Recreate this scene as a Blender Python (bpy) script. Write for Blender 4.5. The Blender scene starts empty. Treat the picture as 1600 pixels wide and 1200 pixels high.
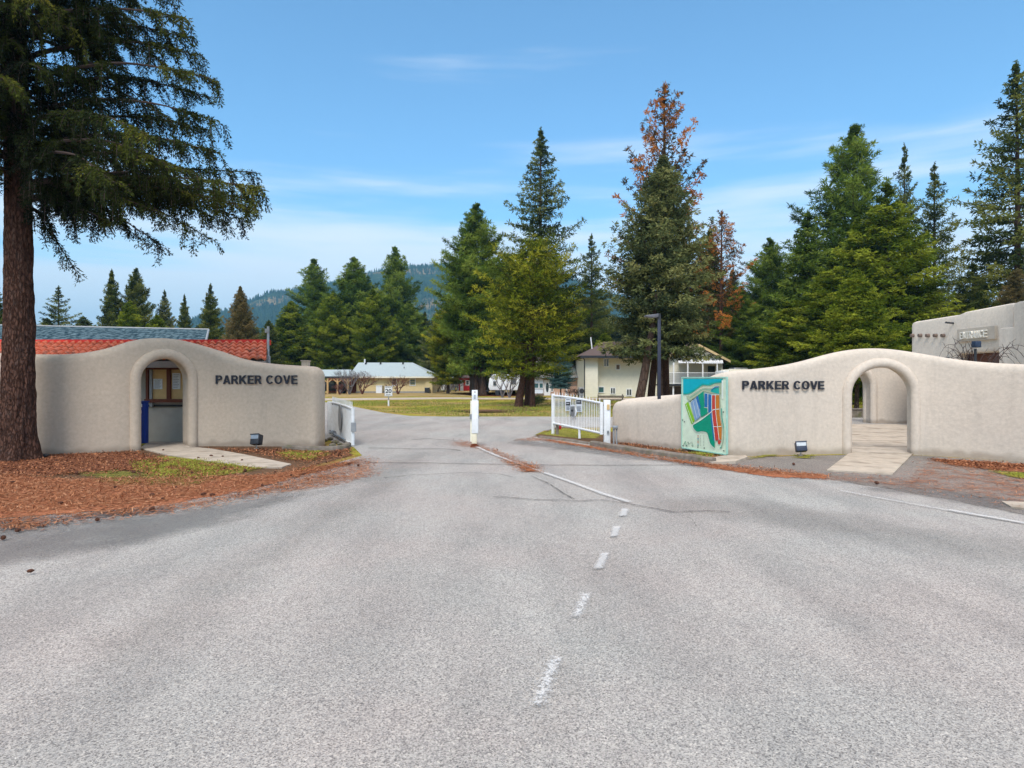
import bpy, bmesh, math, random
import numpy as np
from mathutils import Vector, Matrix, noise as mnoise
R = math.radians
scene = bpy.context.scene
COL = scene.collection
F, HZ, H = 1000.0, 592.0, 1.7          # focal length (px of a 1600 px wide frame), horizon row, eye height

# ------------------------------------------------------------------ camera
cam_d = bpy.data.cameras.new('camera'); cam = bpy.data.objects.new('camera', cam_d); COL.objects.link(cam)
cam.location = (0, 0, H); cam.rotation_euler = (R(90), 0, 0)
cam_d.sensor_width = 36; cam_d.lens = 36 * F / 1600; cam_d.shift_y = -(600 - HZ) / 1600
cam_d.clip_start = .05; cam_d.clip_end = 12000
scene.camera = cam
# ------------------------------------------------------------------ sun
SUN_EL, SUN_DIR = 48, Vector((-.22, -.97, 0)).normalized()
sd = bpy.data.lights.new('sun', 'SUN'); so = bpy.data.objects.new('sun', sd); COL.objects.link(so)
sd.energy = 2.0; sd.angle = R(22); sd.color = (1, .955, .9)
dirv = Vector((SUN_DIR.x * math.cos(R(SUN_EL)), SUN_DIR.y * math.cos(R(SUN_EL)), math.sin(R(SUN_EL))))
so.rotation_euler = (-dirv).to_track_quat('-Z', 'Y').to_euler(); so.location = (0, 0, 60)
# ------------------------------------------------------------------ world
w = bpy.data.worlds.new('World'); scene.world = w; w.use_nodes = True
nt = w.node_tree; nt.nodes.clear()
def N(t, k, **kw):
    n = t.nodes.new(k)
    for a, b in kw.items(): setattr(n, a, b)
    return n
out = N(nt, 'ShaderNodeOutputWorld'); bg = N(nt, 'ShaderNodeBackground'); bg.inputs[1].default_value = .135
sky = N(nt, 'ShaderNodeTexSky', sky_type='NISHITA', sun_disc=False)
sky.sun_elevation = R(SUN_EL); sky.sun_rotation = math.atan2(SUN_DIR.x, SUN_DIR.y)
sky.air_density = 1.0; sky.dust_density = .6; sky.ozone_density = 2.2
hsv = N(nt, 'ShaderNodeHueSaturation'); hsv.inputs['Saturation'].default_value = 1.0; hsv.inputs['Value'].default_value = 1.0
tc = N(nt, 'ShaderNodeTexCoord'); sep = N(nt, 'ShaderNodeSeparateXYZ')
nt.links.new(tc.outputs['Generated'], sep.inputs[0])
# project the view direction on a cloud layer: streaks lie flat
mx = N(nt, 'ShaderNodeMath', operation='MAXIMUM'); mx.inputs[1].default_value = .02; nt.links.new(sep.outputs['Z'], mx.inputs[0])
elev = mx.outputs[0]
mp = N(nt, 'ShaderNodeMapping'); mp.inputs['Scale'].default_value = (1.3, 1.3, 13); mp.inputs['Location'].default_value = (3.1, .7, 1.4)
nt.links.new(tc.outputs['Generated'], mp.inputs[0])
nz = N(nt, 'ShaderNodeTexNoise'); nz.inputs['Scale'].default_value = 1.4; nz.inputs['Detail'].default_value = 5; nz.inputs['Roughness'].default_value = .5
nt.links.new(mp.outputs[0], nz.inputs[0])
low = N(nt, 'ShaderNodeMapRange'); low.inputs['From Min'].default_value = .36; low.inputs['From Max'].default_value = .08
low.inputs['To Min'].default_value = -.13; low.inputs['To Max'].default_value = .52
nt.links.new(elev, low.inputs[0])
ad = N(nt, 'ShaderNodeMath', operation='ADD'); nt.links.new(nz.outputs['Fac'], ad.inputs[0]); nt.links.new(low.outputs[0], ad.inputs[1])
cr = N(nt, 'ShaderNodeMapRange', interpolation_type='SMOOTHSTEP'); cr.inputs['From Min'].default_value = .5; cr.inputs['From Max'].default_value = .85; cr.inputs['To Max'].default_value = .8
nt.links.new(ad.outputs[0], cr.inputs[0])
mix = N(nt, 'ShaderNodeMix', data_type='RGBA'); nt.links.new(cr.outputs[0], mix.inputs[0])
tm = N(nt, 'ShaderNodeMix', data_type='RGBA', blend_type='MULTIPLY'); tm.inputs[0].default_value = 1; tm.inputs[7].default_value = (.80, 1.12, 1.18, 1); nt.links.new(sky.outputs[0], tm.inputs[6]); nt.links.new(tm.outputs[2], hsv.inputs['Color']); nt.links.new(hsv.outputs[0], mix.inputs[6]); mix.inputs[7].default_value = (5.7, 5.95, 6.15, 1)
# unseen bright cloud cap added above the view to give soft, neutral light
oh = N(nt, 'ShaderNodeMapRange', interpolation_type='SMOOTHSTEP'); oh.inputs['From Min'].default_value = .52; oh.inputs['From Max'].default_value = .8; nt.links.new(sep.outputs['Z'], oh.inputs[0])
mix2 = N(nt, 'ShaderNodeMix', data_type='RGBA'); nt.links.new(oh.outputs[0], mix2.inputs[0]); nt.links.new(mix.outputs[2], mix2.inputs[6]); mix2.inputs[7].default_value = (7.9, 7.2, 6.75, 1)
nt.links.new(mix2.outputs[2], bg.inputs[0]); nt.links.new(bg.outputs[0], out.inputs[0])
scene.view_settings.view_transform = 'Standard'; scene.view_settings.look = 'None'
scene.view_settings.exposure = .62; scene.view_settings.gamma = 1

# ------------------------------------------------------------------ helpers
def Gd(px, py, z=0):
    Y = (H - z) * F / (py - HZ); return Vector(((px - 800) * Y / F, Y, z))
def P(px, py, Y): return Vector(((px - 800) * Y / F, Y, H + (HZ - py) * Y / F))
def wx(px, Y): return (px - 800) * Y / F
def wz(py, Y): return H + (HZ - py) * Y / F

class MB:
    def __init__(s): s.v = []; s.f = []
    def add(s, vs, fs):
        o = len(s.v); s.v += [tuple(v) for v in vs]; s.f += [tuple(i + o for i in f) for f in fs]; return s
    def box(s, x0, x1, y0, y1, z0, z1, m=None):
        vs = [Vector(p) for p in ((x0,y0,z0),(x1,y0,z0),(x1,y1,z0),(x0,y1,z0),(x0,y0,z1),(x1,y0,z1),(x1,y1,z1),(x0,y1,z1))]
        if m: vs = [m @ v for v in vs]
        return s.add(vs, [(0,3,2,1),(4,5,6,7),(0,1,5,4),(1,2,6,5),(2,3,7,6),(3,0,4,7)])
    def prism(s, poly, d, both=True):       # poly of 3D points, extruded by vector d
        n = len(poly); d = Vector(d); a = [Vector(p) for p in poly]; b = [p + d for p in a]
        return s.add(a + b, [tuple(range(n - 1, -1, -1)), tuple(range(n, 2 * n))] + [(i, (i + 1) % n, n + (i + 1) % n, n + i) for i in range(n)])
    def tube(s, pts, r, n=6, cap=True):
        pts = [Vector(p) for p in pts]
        rs = r if isinstance(r, (list, tuple)) else [r] * len(pts)
        o = len(s.v); prev = None
        for i, p in enumerate(pts):
            t = (pts[min(i + 1, len(pts) - 1)] - pts[max(i - 1, 0)])
            t = t.normalized() if t.length > 1e-9 else Vector((0, 0, 1))
            if prev is None:
                u = t.cross(Vector((0, 0, 1)) if abs(t.z) < .9 else Vector((1, 0, 0))).normalized()
            else:
                u = (prev - t * prev.dot(t)).normalized()
            prev = u; q = t.cross(u)
            for k in range(n):
                a = 2 * math.pi * k / n; s.v.append(tuple(p + (u * math.cos(a) + q * math.sin(a)) * rs[i]))
        for i in range(len(pts) - 1):
            for k in range(n):
                a = o + i * n + k; b = o + i * n + (k + 1) % n; s.f.append((a, b, b + n, a + n))
        if cap:
            s.f.append(tuple(o + k for k in range(n - 1, -1, -1))); e = o + (len(pts) - 1) * n; s.f.append(tuple(e + k for k in range(n)))
        return s
    def build(s, name, mat, parent=None, smooth=False, bevel=0, ang=35):
        me = bpy.data.meshes.new(name)
        off = Vector(parent.location) if parent is not None else Vector((0, 0, 0))
        pp = parent.parent if parent is not None else None
        while pp is not None: off += Vector(pp.location); pp = pp.parent
        me.from_pydata([tuple(Vector(v) - off) for v in s.v], [], s.f); me.update()
        o = bpy.data.objects.new(name, me); COL.objects.link(o)
        if mat: me.materials.append(mat)
        if bevel:
            bm = bmesh.new(); bm.from_mesh(me)
            bmesh.ops.bevel(bm, geom=[e for e in bm.edges if len(e.link_faces) == 2 and e.calc_face_angle(0) > .5], offset=bevel, segments=2, affect='EDGES', profile=.5)
            bm.to_mesh(me); bm.free(); smooth = True
        if smooth:
            me.polygons.foreach_set('use_smooth', [True] * len(me.polygons)); me.set_sharp_from_angle(angle=R(ang))
        if parent is not None: o.parent = parent
        return o
def np_mesh(name, V, Fq, mat, parent=None, attrs=None, smooth=False):
    """V (n,3), Fq (m,k) arrays -> one mesh object."""
    me = bpy.data.meshes.new(name); n, (m, k) = len(V), Fq.shape
    if parent is not None: V = V - np.array(parent.location)
    me.vertices.add(n); me.vertices.foreach_set('co', np.ascontiguousarray(V, dtype=np.float32).ravel())
    me.loops.add(m * k); me.loops.foreach_set('vertex_index', np.ascontiguousarray(Fq, dtype=np.int32).ravel())
    me.polygons.add(m); me.polygons.foreach_set('loop_start', np.arange(0, m * k, k, dtype=np.int32))
    me.polygons.foreach_set('loop_total', np.full(m, k, dtype=np.int32))
    if smooth: me.polygons.foreach_set('use_smooth', np.ones(m, dtype=bool))
    me.update(calc_edges=True); me.validate()
    for an, av in (attrs or {}).items():
        a = me.attributes.new(an, 'FLOAT', 'POINT'); a.data.foreach_set('value', np.ascontiguousarray(av, dtype=np.float32))
    if mat: me.materials.append(mat)
    o = bpy.data.objects.new(name, me); COL.objects.link(o)
    if parent is not None: o.parent = parent
    return o
def tag(o, label=None, cat=None, group=None, kind=None):
    if label: o['label'] = label
    if cat: o['category'] = cat
    if group: o['group'] = group
    if kind: o['kind'] = kind
    return o
def thing(name, label, cat, loc=(0, 0, 0), group=None):
    o = bpy.data.objects.new(name, None); COL.objects.link(o); o.location = loc; o.empty_display_size = .2
    return tag(o, label, cat, group)
def struct(o): o['kind'] = 'structure'; return o
def copy_tree(o, parent=None):
    c = o.copy(); COL.objects.link(c)
    if parent is not None: c.parent = parent
    for ch in list(o.children): copy_tree(ch, c)
    return c

# ------------------------------------------------------------------ materials
def new_mat(name):
    m = bpy.data.materials.new(name); m.use_nodes = True; t = m.node_tree; t.nodes.clear()
    o = N(t, 'ShaderNodeOutputMaterial'); b = N(t, 'ShaderNodeBsdfPrincipled'); t.links.new(b.outputs[0], o.inputs[0])
    return m, t, b, o
def rgb(c): return (c[0], c[1], c[2], 1)
def noise_tex(t, scale, detail=6, rough=.6, stretch=(1, 1, 1), coord='Object'):
    tc = N(t, 'ShaderNodeTexCoord'); mp = N(t, 'ShaderNodeMapping'); mp.inputs['Scale'].default_value = stretch
    n = N(t, 'ShaderNodeTexNoise'); n.inputs['Scale'].default_value = scale; n.inputs['Detail'].default_value = detail; n.inputs['Roughness'].default_value = rough
    t.links.new(tc.outputs[coord], mp.inputs[0]); t.links.new(mp.outputs[0], n.inputs['Vector']); return n
def ramp(t, fac, stops):
    r = N(t, 'ShaderNodeValToRGB'); e = r.color_ramp.elements
    while len(e) < len(stops): e.new(.5)
    for i, (p, c) in enumerate(stops): e[i].position = p; e[i].color = rgb(c)
    t.links.new(fac, r.inputs[0]); return r
def mixc(t, fac, a, b, mode='MIX'):
    m = N(t, 'ShaderNodeMix', data_type='RGBA', blend_type=mode)
    for s, i in ((fac, 0), (a, 6), (b, 7)):
        if isinstance(s, (int, float)): m.inputs[i].default_value = s
        elif isinstance(s, tuple): m.inputs[i].default_value = rgb(s)
        else: t.links.new(s, m.inputs[i])
    return m.outputs[2]
def bump(t, b, h, strength, dist):
    n = N(t, 'ShaderNodeBump'); n.inputs['Strength'].default_value = strength; n.inputs['Distance'].default_value = dist
    t.links.new(h, n.inputs['Height']); t.links.new(n.outputs[0], b.inputs['Normal']); return n
def M(name, c1, c2=None, scale=6, rough=.8, bmp=0, bd=.01, bscale=None, metal=0, stretch=(1, 1, 1), lo=.35, hi=.65, c3=None, c3scale=1, spec=.3):
    m, t, b, o = new_mat(name)
    if c2 is None: c2 = tuple(x * .82 for x in c1)
    n = noise_tex(t, scale, stretch=stretch); r = ramp(t, n.outputs['Fac'], [(lo, c1), (hi, c2)]); col = r.outputs[0]
    if c3:
        n3 = noise_tex(t, c3scale, 4); r3 = ramp(t, n3.outputs['Fac'], [(.5, (0, 0, 0)), (.7, (1, 1, 1))]); col = mixc(t, r3.outputs[0], col, c3)
    t.links.new(col, b.inputs['Base Color']); b.inputs['Roughness'].default_value = rough; b.inputs['Metallic'].default_value = metal
    b.inputs['Specular IOR Level'].default_value = spec
    if bmp:
        nb = noise_tex(t, bscale or scale * 3, stretch=stretch); bump(t, b, nb.outputs['Fac'], bmp, bd)
    return m
# stucco: warm taupe, trowel mottling, water stains running down, faint cracks
def stucco(name, a, b2, stain=(.22, .19, .16), sf=.45):
    m, t, b, o = new_mat(name)
    n1 = noise_tex(t, .9, 5); n2 = noise_tex(t, 14, 6); n3 = noise_tex(t, 1.6, 5, .65, (3.0, 3.0, .35))
    c = ramp(t, n1.outputs['Fac'], [(.3, a), (.7, b2)]).outputs[0]
    f = ramp(t, n2.outputs['Fac'], [(.3, (.9, .9, .9)), (.7, (1.06, 1.06, 1.06))]).outputs[0]
    c = mixc(t, 1.0, c, f, 'MULTIPLY')
    s = ramp(t, n3.outputs['Fac'], [(.52, (0, 0, 0)), (.8, (sf, sf, sf))]).outputs[0]
    c = mixc(t, s, c, stain)
    tc = N(t, 'ShaderNodeTexCoord'); se = N(t, 'ShaderNodeSeparateXYZ'); t.links.new(tc.outputs['Object'], se.inputs[0])
    n5 = noise_tex(t, 3.5, 5); ma = N(t, 'ShaderNodeMath', operation='MULTIPLY_ADD'); t.links.new(n5.outputs['Fac'], ma.inputs[0]); ma.inputs[1].default_value = -.34; t.links.new(se.outputs['Z'], ma.inputs[2])
    mr = N(t, 'ShaderNodeMapRange', interpolation_type='SMOOTHSTEP'); mr.inputs['From Min'].default_value = .02; mr.inputs['From Max'].default_value = -.12; mr.inputs['To Max'].default_value = .5; t.links.new(ma.outputs[0], mr.inputs[0])
    c = mixc(t, mr.outputs[0], c, (.2, .15, .11))          # splashed soil along the foot of the wall
    t.links.new(c, b.inputs['Base Color']); b.inputs['Roughness'].default_value = .92; b.inputs['Specular IOR Level'].default_value = .15
    nb = noise_tex(t, 60, 5, .7); nb2 = noise_tex(t, 5, 3)
    mm = N(t, 'ShaderNodeMath', operation='MULTIPLY_ADD'); t.links.new(nb2.outputs['Fac'], mm.inputs[0]); mm.inputs[1].default_value = 4.0; t.links.new(nb.outputs['Fac'], mm.inputs[2])
    bump(t, b, mm.outputs[0], .3, .010)
    return m
MS = stucco('stucco_taupe', (.52, .42, .325), (.48, .395, .31), sf=.2)
MSR = stucco('stucco_pale', (.62, .53, .44), (.56, .485, .41), sf=.2)
MSB = stucco('stucco_building', (.70, .62, .53), (.63, .56, .48), sf=.25)
M_white = M('white_paint', (.78, .79, .80), (.68, .68, .67), 9, .45, .1, .004)
M_letter = M('letter_navy', (.012, .014, .025), (.02, .022, .032), 20, .4)
M_dark = M('dark_metal', (.02, .022, .028), (.035, .037, .042), 20, .45)
M_steel = M('galvanised', (.36, .37, .38), (.27, .28, .29), 15, .4, metal=.7)
M_rust = M('rust', (.22, .06, .025), (.1, .03, .015), 30, .9, .3, .004)
M_glass = M('window_glass', (.03, .04, .045), (.05, .065, .07), 2, .08, spec=.6)
M_tealglass = M('teal_glass', (.05, .13, .13), (.04, .1, .11), 2, .1, spec=.6)
M_cream = M('cream_siding', (.76, .71, .57), (.70, .66, .53), 3, .7)
M_yellow = M('yellow_siding', (.66, .52, .27), (.60, .47, .25), 3, .75)
M_pink = M('peach_siding', (.56, .36, .26), (.5, .32, .24), 3, .8)
M_brownwall = M('taupe_wall', (.2, .145, .12), (.15, .11, .09), 3, .8)
M_wood = M('oiled_wood', (.16, .042, .018), (.1, .026, .012), 12, .55, .15, .003, stretch=(1, 1, 8))
M_post = M('pine_lumber', (.52, .34, .16), (.42, .26, .12), 10, .7)
M_brownroof = M('brown_shingle', (.13, .09, .08), (.085, .06, .055), 40, .95, .3, .02)
M_greyroof = M('grey_shingle', (.40, .46, .47), (.29, .35, .37), 9, .9, .3, .02, stretch=(1, 1, 3))
M_tanroof = M('tan_shingle', (.26, .235, .20), (.2, .18, .155), 30, .95, .3, .02)
M_slate = M('slate_shingle', (.012, .032, .045), (.11, .165, .19), 5, .95, .3, .02, stretch=(1, .9, .9), lo=.42, hi=.62, spec=.05)
M_tile = M('clay_tile', (.60, .165, .085), (.48, .105, .05), 5, .75, .2, .005, c3=(.17, .07, .045), c3scale=3.2)
M_redcap = M('red_flashing', (.62, .035, .02), (.5, .025, .018), 4, .4)
M_red = M('red_paint', (.5, .02, .025), (.42, .018, .02), 4, .5)
M_blue = M('blue_paint', (.02, .05, .30), (.015, .04, .24), 4, .4)
M_cork = M('notice_board', (.62, .43, .2), (.56, .38, .17), 9, .8)
M_paper = M('paper', (.74, .77, .80), (.66, .69, .73), 40, .8)
M_conc = M('concrete', (.50, .42, .335), (.40, .34, .275), 5, .9, .4, .004, 60, c3=(.27, .22, .17), c3scale=2)
M_kerb = M('kerb_concrete', (.24, .20, .165), (.13, .11, .09), 5, .95, .5, .01, 40, c3=(.1, .1, .045), c3scale=3)
M_boardedge = M('board_edge', (.35, .6, .5), (.3, .52, .44), 10, .6)
M_plastic = M('grey_plastic', (.3, .31, .32), (.24, .25, .26), 10, .5)
M_awn = M('awning', (.74, .75, .77), (.62, .63, .65), 5, .6)
M_foundation = M('foundation', (.32, .3, .27), (.26, .24, .22), 5, .9)

def bark(name, a, b2, c, sc=5):
    m, t, b, o = new_mat(name)
    n = noise_tex(t, sc, 8, .7, (1, 1, .28)); v = N(t, 'ShaderNodeTexVoronoi', feature='DISTANCE_TO_EDGE'); v.inputs['Scale'].default_value = sc * 1.8
    tcn = N(t, 'ShaderNodeTexCoord'); mp = N(t, 'ShaderNodeMapping'); mp.inputs['Scale'].default_value = (1, 1, .35); t.links.new(tcn.outputs['Object'], mp.inputs[0])
    mixv = N(t, 'ShaderNodeMix', data_type='VECTOR'); mixv.inputs[0].default_value = .12; t.links.new(mp.outputs[0], mixv.inputs[4]); t.links.new(n.outputs['Color'], mixv.inputs[5]); t.links.new(mixv.outputs[1], v.inputs['Vector'])
    col = ramp(t, n.outputs['Fac'], [(.3, a), (.5, b2), (.7, c)]).outputs[0]
    edge = ramp(t, v.outputs['Distance'], [(.0, (.5, .48, .46)), (.16, (1, 1, 1))]).outputs[0]
    t.links.new(mixc(t, 1.0, col, edge, 'MULTIPLY'), b.inputs['Base Color']); b.inputs['Roughness'].default_value = .95; b.inputs['Specular IOR Level'].default_value = .1
    ad = N(t, 'ShaderNodeMath', operation='ADD'); t.links.new(edge, ad.inputs[0]); t.links.new(n.outputs['Fac'], ad.inputs[1]); bump(t, b, ad.outputs[0], 1.0, .035)
    return m
M_bark = bark('red_bark', (.045, .028, .023), (.125, .062, .044), (.095, .066, .056), 12)
M_bark2 = bark('brown_bark', (.04, .026, .02), (.10, .062, .046), (.07, .05, .042), 4)
M_twig = M('twig', (.045, .03, .028), (.07, .045, .038), 20, .9)
M_redtwig = M('red_twig', (.16, .055, .04), (.10, .045, .035), 20, .9)
M_greytwig = M('grey_twig', (.17, .15, .15), (.11, .095, .095), 20, .9)

def foliage(name, cols, trans=.25):
    m, t, b, o = new_mat(name); t.nodes.remove(b)
    at = N(t, 'ShaderNodeAttribute', attribute_name='tint'); k = len(cols) - 1
    r = ramp(t, at.outputs['Fac'], [(i / k, c) for i, c in enumerate(cols)])
    d = N(t, 'ShaderNodeBsdfDiffuse'); tr = N(t, 'ShaderNodeBsdfTranslucent'); mx = N(t, 'ShaderNodeMixShader'); mx.inputs[0].default_value = trans
    t.links.new(r.outputs[0], d.inputs[0]); t.links.new(r.outputs[0], tr.inputs[0]); t.links.new(d.outputs[0], mx.inputs[1]); t.links.new(tr.outputs[0], mx.inputs[2]); t.links.new(mx.outputs[0], o.inputs[0])
    return m
MF = {
 'pine': foliage('pine_green', [(.018, .032, .009), (.07, .115, .02), (.16, .23, .035), (.28, .34, .06)], .35),
 'dark': foliage('dark_green', [(.018, .027, .011), (.055, .078, .022), (.12, .145, .035), (.23, .235, .06)], .35),
 'yellow': foliage('yellow_green', [(.02, .038, .01), (.08, .11, .014), (.22, .25, .022), (.42, .39, .04)]),
 'bright': foliage('bright_green', [(.02, .036, .008), (.075, .115, .014), (.17, .22, .022), (.33, .36, .04)], .35),
 'olive': foliage('olive_green', [(.022, .032, .018), (.075, .095, .04), (.16, .18, .065), (.28, .27, .10)]),
 'brown': foliage('brown_green', [(.05, .045, .022), (.11, .095, .04), (.18, .14, .06), (.24, .17, .07)]),
 'orange': foliage('orange_needles', [(.05, .05, .025), (.12, .075, .03), (.46, .16, .035), (.66, .27, .06)]),
 'blue': foliage('blue_spruce', [(.03, .07, .07), (.06, .13, .13), (.1, .19, .18), (.15, .25, .23)]),
 'near': foliage('near_spruce', [(.010, .012, .009), (.026, .036, .014), (.075, .09, .02), (.22, .20, .035)], .15),
 'litter': foliage('needle_litter', [(.08, .032, .02), (.25, .095, .048), (.42, .175, .085), (.52, .31, .19)], 0),
 'moss': foliage('moss_green', [(.10, .09, .03), (.20, .18, .04), (.30, .30, .05), (.42, .44, .07)], .1),
}
# ================================================================== ground
def ground_mat():
    m, t, b, o = new_mat('lawn')
    n1 = noise_tex(t, .3, 7, .72, (.6, 1, 1)); n2 = noise_tex(t, 1.4, 8, .75, (.6, 1, 1)); n3 = noise_tex(t, 14, 5)
    c = ramp(t, n1.outputs['Fac'], [(.34, (.16, .20, .03)), (.46, (.29, .27, .05)), (.56, (.34, .25, .09)), (.68, (.22, .13, .06))]).outputs[0]
    c = mixc(t, 1.0, c, ramp(t, n2.outputs['Fac'], [(.3, (.6, .6, .55)), (.7, (1.3, 1.25, 1.15))]).outputs[0], 'MULTIPLY')
    t.links.new(c, b.inputs['Base Color']); b.inputs['Roughness'].default_value = 1; b.inputs['Specular IOR Level'].default_value = 0
    bump(t, b, n3.outputs['Fac'], .8, .05); return m
def asph_col(t, base):
    tc = N(t, 'ShaderNodeTexCoord')
    v = N(t, 'ShaderNodeTexVoronoi'); v.inputs['Scale'].default_value = 165; t.links.new(tc.outputs['Object'], v.inputs['Vector'])
    v2 = N(t, 'ShaderNodeTexVoronoi'); v2.inputs['Scale'].default_value = 95; t.links.new(tc.outputs['Object'], v2.inputs['Vector'])
    s1 = N(t, 'ShaderNodeSeparateColor'); t.links.new(v.outputs['Color'], s1.inputs[0]); s2 = N(t, 'ShaderNodeSeparateColor'); t.links.new(v2.outputs['Color'], s2.inputs[0])
    n1 = noise_tex(t, .35, 5, .6); n2 = noise_tex(t, .9, 6, .6, (1.3, .35, 1)); n3 = noise_tex(t, 24, 4, .6)
    pink = tuple(x * y for x, y in zip(base, (1.025, .985, .965))); cool = tuple(x * y for x, y in zip(base, (.98, 1.01, 1.0)))
    c = ramp(t, n1.outputs['Fac'], [(.38, pink), (.62, cool)]).outputs[0]
    c = mixc(t, 1.0, c, ramp(t, n2.outputs['Fac'], [(.3, (.80, .80, .81)), (.6, (1.07, 1.06, 1.06))]).outputs[0], 'MULTIPLY')
    g1 = ramp(t, s1.outputs[0], [(.0, (.42, .41, .41)), (.22, (.74, .73, .74)), (.42, (1.0, 1, 1)), (.8, (1.1, 1.09, 1.08)), (1, (1.4, 1.38, 1.36))]).outputs[0]
    g2 = ramp(t, s2.outputs[1], [(.0, (.62, .62, .64)), (.25, (.95, .95, .95)), (.8, (1.04, 1.03, 1.02)), (1, (1.3, 1.28, 1.25))]).outputs[0]
    c = mixc(t, 1.0, c, g1, 'MULTIPLY'); c = mixc(t, 1.0, c, g2, 'MULTIPLY')
    return c, v, n3
def asphalt_mat(name, base):
    m, t, b, o = new_mat(name); c, v, n3 = asph_col(t, base)
    t.links.new(c, b.inputs['Base Color']); b.inputs['Roughness'].default_value = .9; b.inputs['Specular IOR Level'].default_value = .2
    ad = N(t, 'ShaderNodeMath', operation='ADD'); t.links.new(v.outputs['Distance'], ad.inputs[0]); t.links.new(n3.outputs['Fac'], ad.inputs[1])
    bump(t, b, ad.outputs[0], .45, .006); return m
def patch_mat(name, cols, edge=.25, nscale=3, gain=1.2, soft=.12, bias=0, density=1.0, tex=18, strength=1.0, asph=None):
    """sheet whose ragged edge comes from the attribute m (metres from its outline) plus noise"""
    m, t, b, o = new_mat(name)
    at = N(t, 'ShaderNodeAttribute', attribute_name='m'); n = noise_tex(t, nscale, 8, .72); nf = noise_tex(t, tex, 6, .7)
    c = ramp(t, nf.outputs['Fac'], [(.28 + i * .44 / max(1, len(cols) - 1), q) for i, q in enumerate(cols)]).outputs[0]
    if asph: c = asph_col(t, asph)[0]
    t.links.new(c, b.inputs['Base Color']); b.inputs['Roughness'].default_value = 1; b.inputs['Specular IOR Level'].default_value = .05
    bump(t, b, nf.outputs['Fac'], .6, .015)
    cl = N(t, 'ShaderNodeMath', operation='MINIMUM'); t.links.new(at.outputs['Fac'], cl.inputs[0]); cl.inputs[1].default_value = edge
    ml = N(t, 'ShaderNodeMath', operation='MULTIPLY'); t.links.new(cl.outputs[0], ml.inputs[0]); ml.inputs[1].default_value = .5 / edge
    sb = N(t, 'ShaderNodeMath', operation='SUBTRACT'); t.links.new(n.outputs['Fac'], sb.inputs[0]); sb.inputs[1].default_value = .5 - bias
    mg = N(t, 'ShaderNodeMath', operation='MULTIPLY_ADD'); t.links.new(sb.outputs[0], mg.inputs[0]); mg.inputs[1].default_value = gain * 1.6; t.links.new(ml.outputs[0], mg.inputs[2])
    mr = N(t, 'ShaderNodeMapRange', interpolation_type='SMOOTHSTEP'); mr.inputs['From Min'].default_value = .25 - soft; mr.inputs['From Max'].default_value = .25 + soft; mr.inputs['To Max'].default_value = strength; t.links.new(mg.outputs[0], mr.inputs[0])
    t.links.new(mr.outputs[0], b.inputs['Alpha']); return m
def seg_dist(Pt, poly):
    d = np.full(len(Pt), 1e9); ins = np.zeros(len(Pt), bool); n = len(poly)
    for i in range(n):
        a, b = poly[i], poly[(i + 1) % n]; ab = b - a
        t = np.clip(((Pt - a) @ ab) / max(ab @ ab, 1e-9), 0, 1); d = np.minimum(d, np.linalg.norm(Pt - (a + t[:, None] * ab), axis=1))
        c = (a[1] > Pt[:, 1]) != (b[1] > Pt[:, 1]); xi = (b[0] - a[0]) * (Pt[:, 1] - a[1]) / (b[1] - a[1] + 1e-12) + a[0]; ins ^= c & (Pt[:, 0] < xi)
    return np.where(ins, d, -d)
def patch(name, poly, z, mat, res=.12, margin=.3, parent=None):
    poly = np.array([(p[0], p[1]) for p in poly]); lo = poly.min(0) - margin; hi = poly.max(0) + margin
    nx, ny = [max(2, int(q)) for q in (hi - lo) / res]; xs = np.linspace(lo[0], hi[0], nx); ys = np.linspace(lo[1], hi[1], ny)
    X, Y = np.meshgrid(xs, ys); Pt = np.stack([X.ravel(), Y.ravel()], 1); d = seg_dist(Pt, poly)
    idx = np.arange(nx * ny).reshape(ny, nx); q = np.stack([idx[:-1, :-1], idx[:-1, 1:], idx[1:, 1:], idx[1:, :-1]], -1).reshape(-1, 4)
    q = q[(d[q] > -margin).any(1)]; used = np.unique(q); rm = -np.ones(nx * ny, int); rm[used] = np.arange(len(used))
    V = np.c_[Pt[used], np.full(len(used), z)]
    return np_mesh(name, V, rm[q], mat, parent, {'m': d[used]})
def sheet(name, poly, z, mat, parent=None, thick=0):
    mb = MB(); pts = [Vector((p[0], p[1], z)) for p in poly]
    if thick: mb.prism([p - Vector((0, 0, thick)) for p in pts], (0, 0, thick))
    else: mb.add(pts, [tuple(range(len(pts)))])
    o = mb.build(name, mat, parent)
    bm = bmesh.new(); bm.from_mesh(o.data); bmesh.ops.recalc_face_normals(bm, faces=bm.faces[:]); 
    if not thick:
        for f in bm.faces:
            if f.normal.z < 0: f.normal_flip()
    bmesh.ops.triangulate(bm, faces=[f for f in bm.faces if len(f.verts) > 4]); bm.to_mesh(o.data); bm.free(); return o

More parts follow.
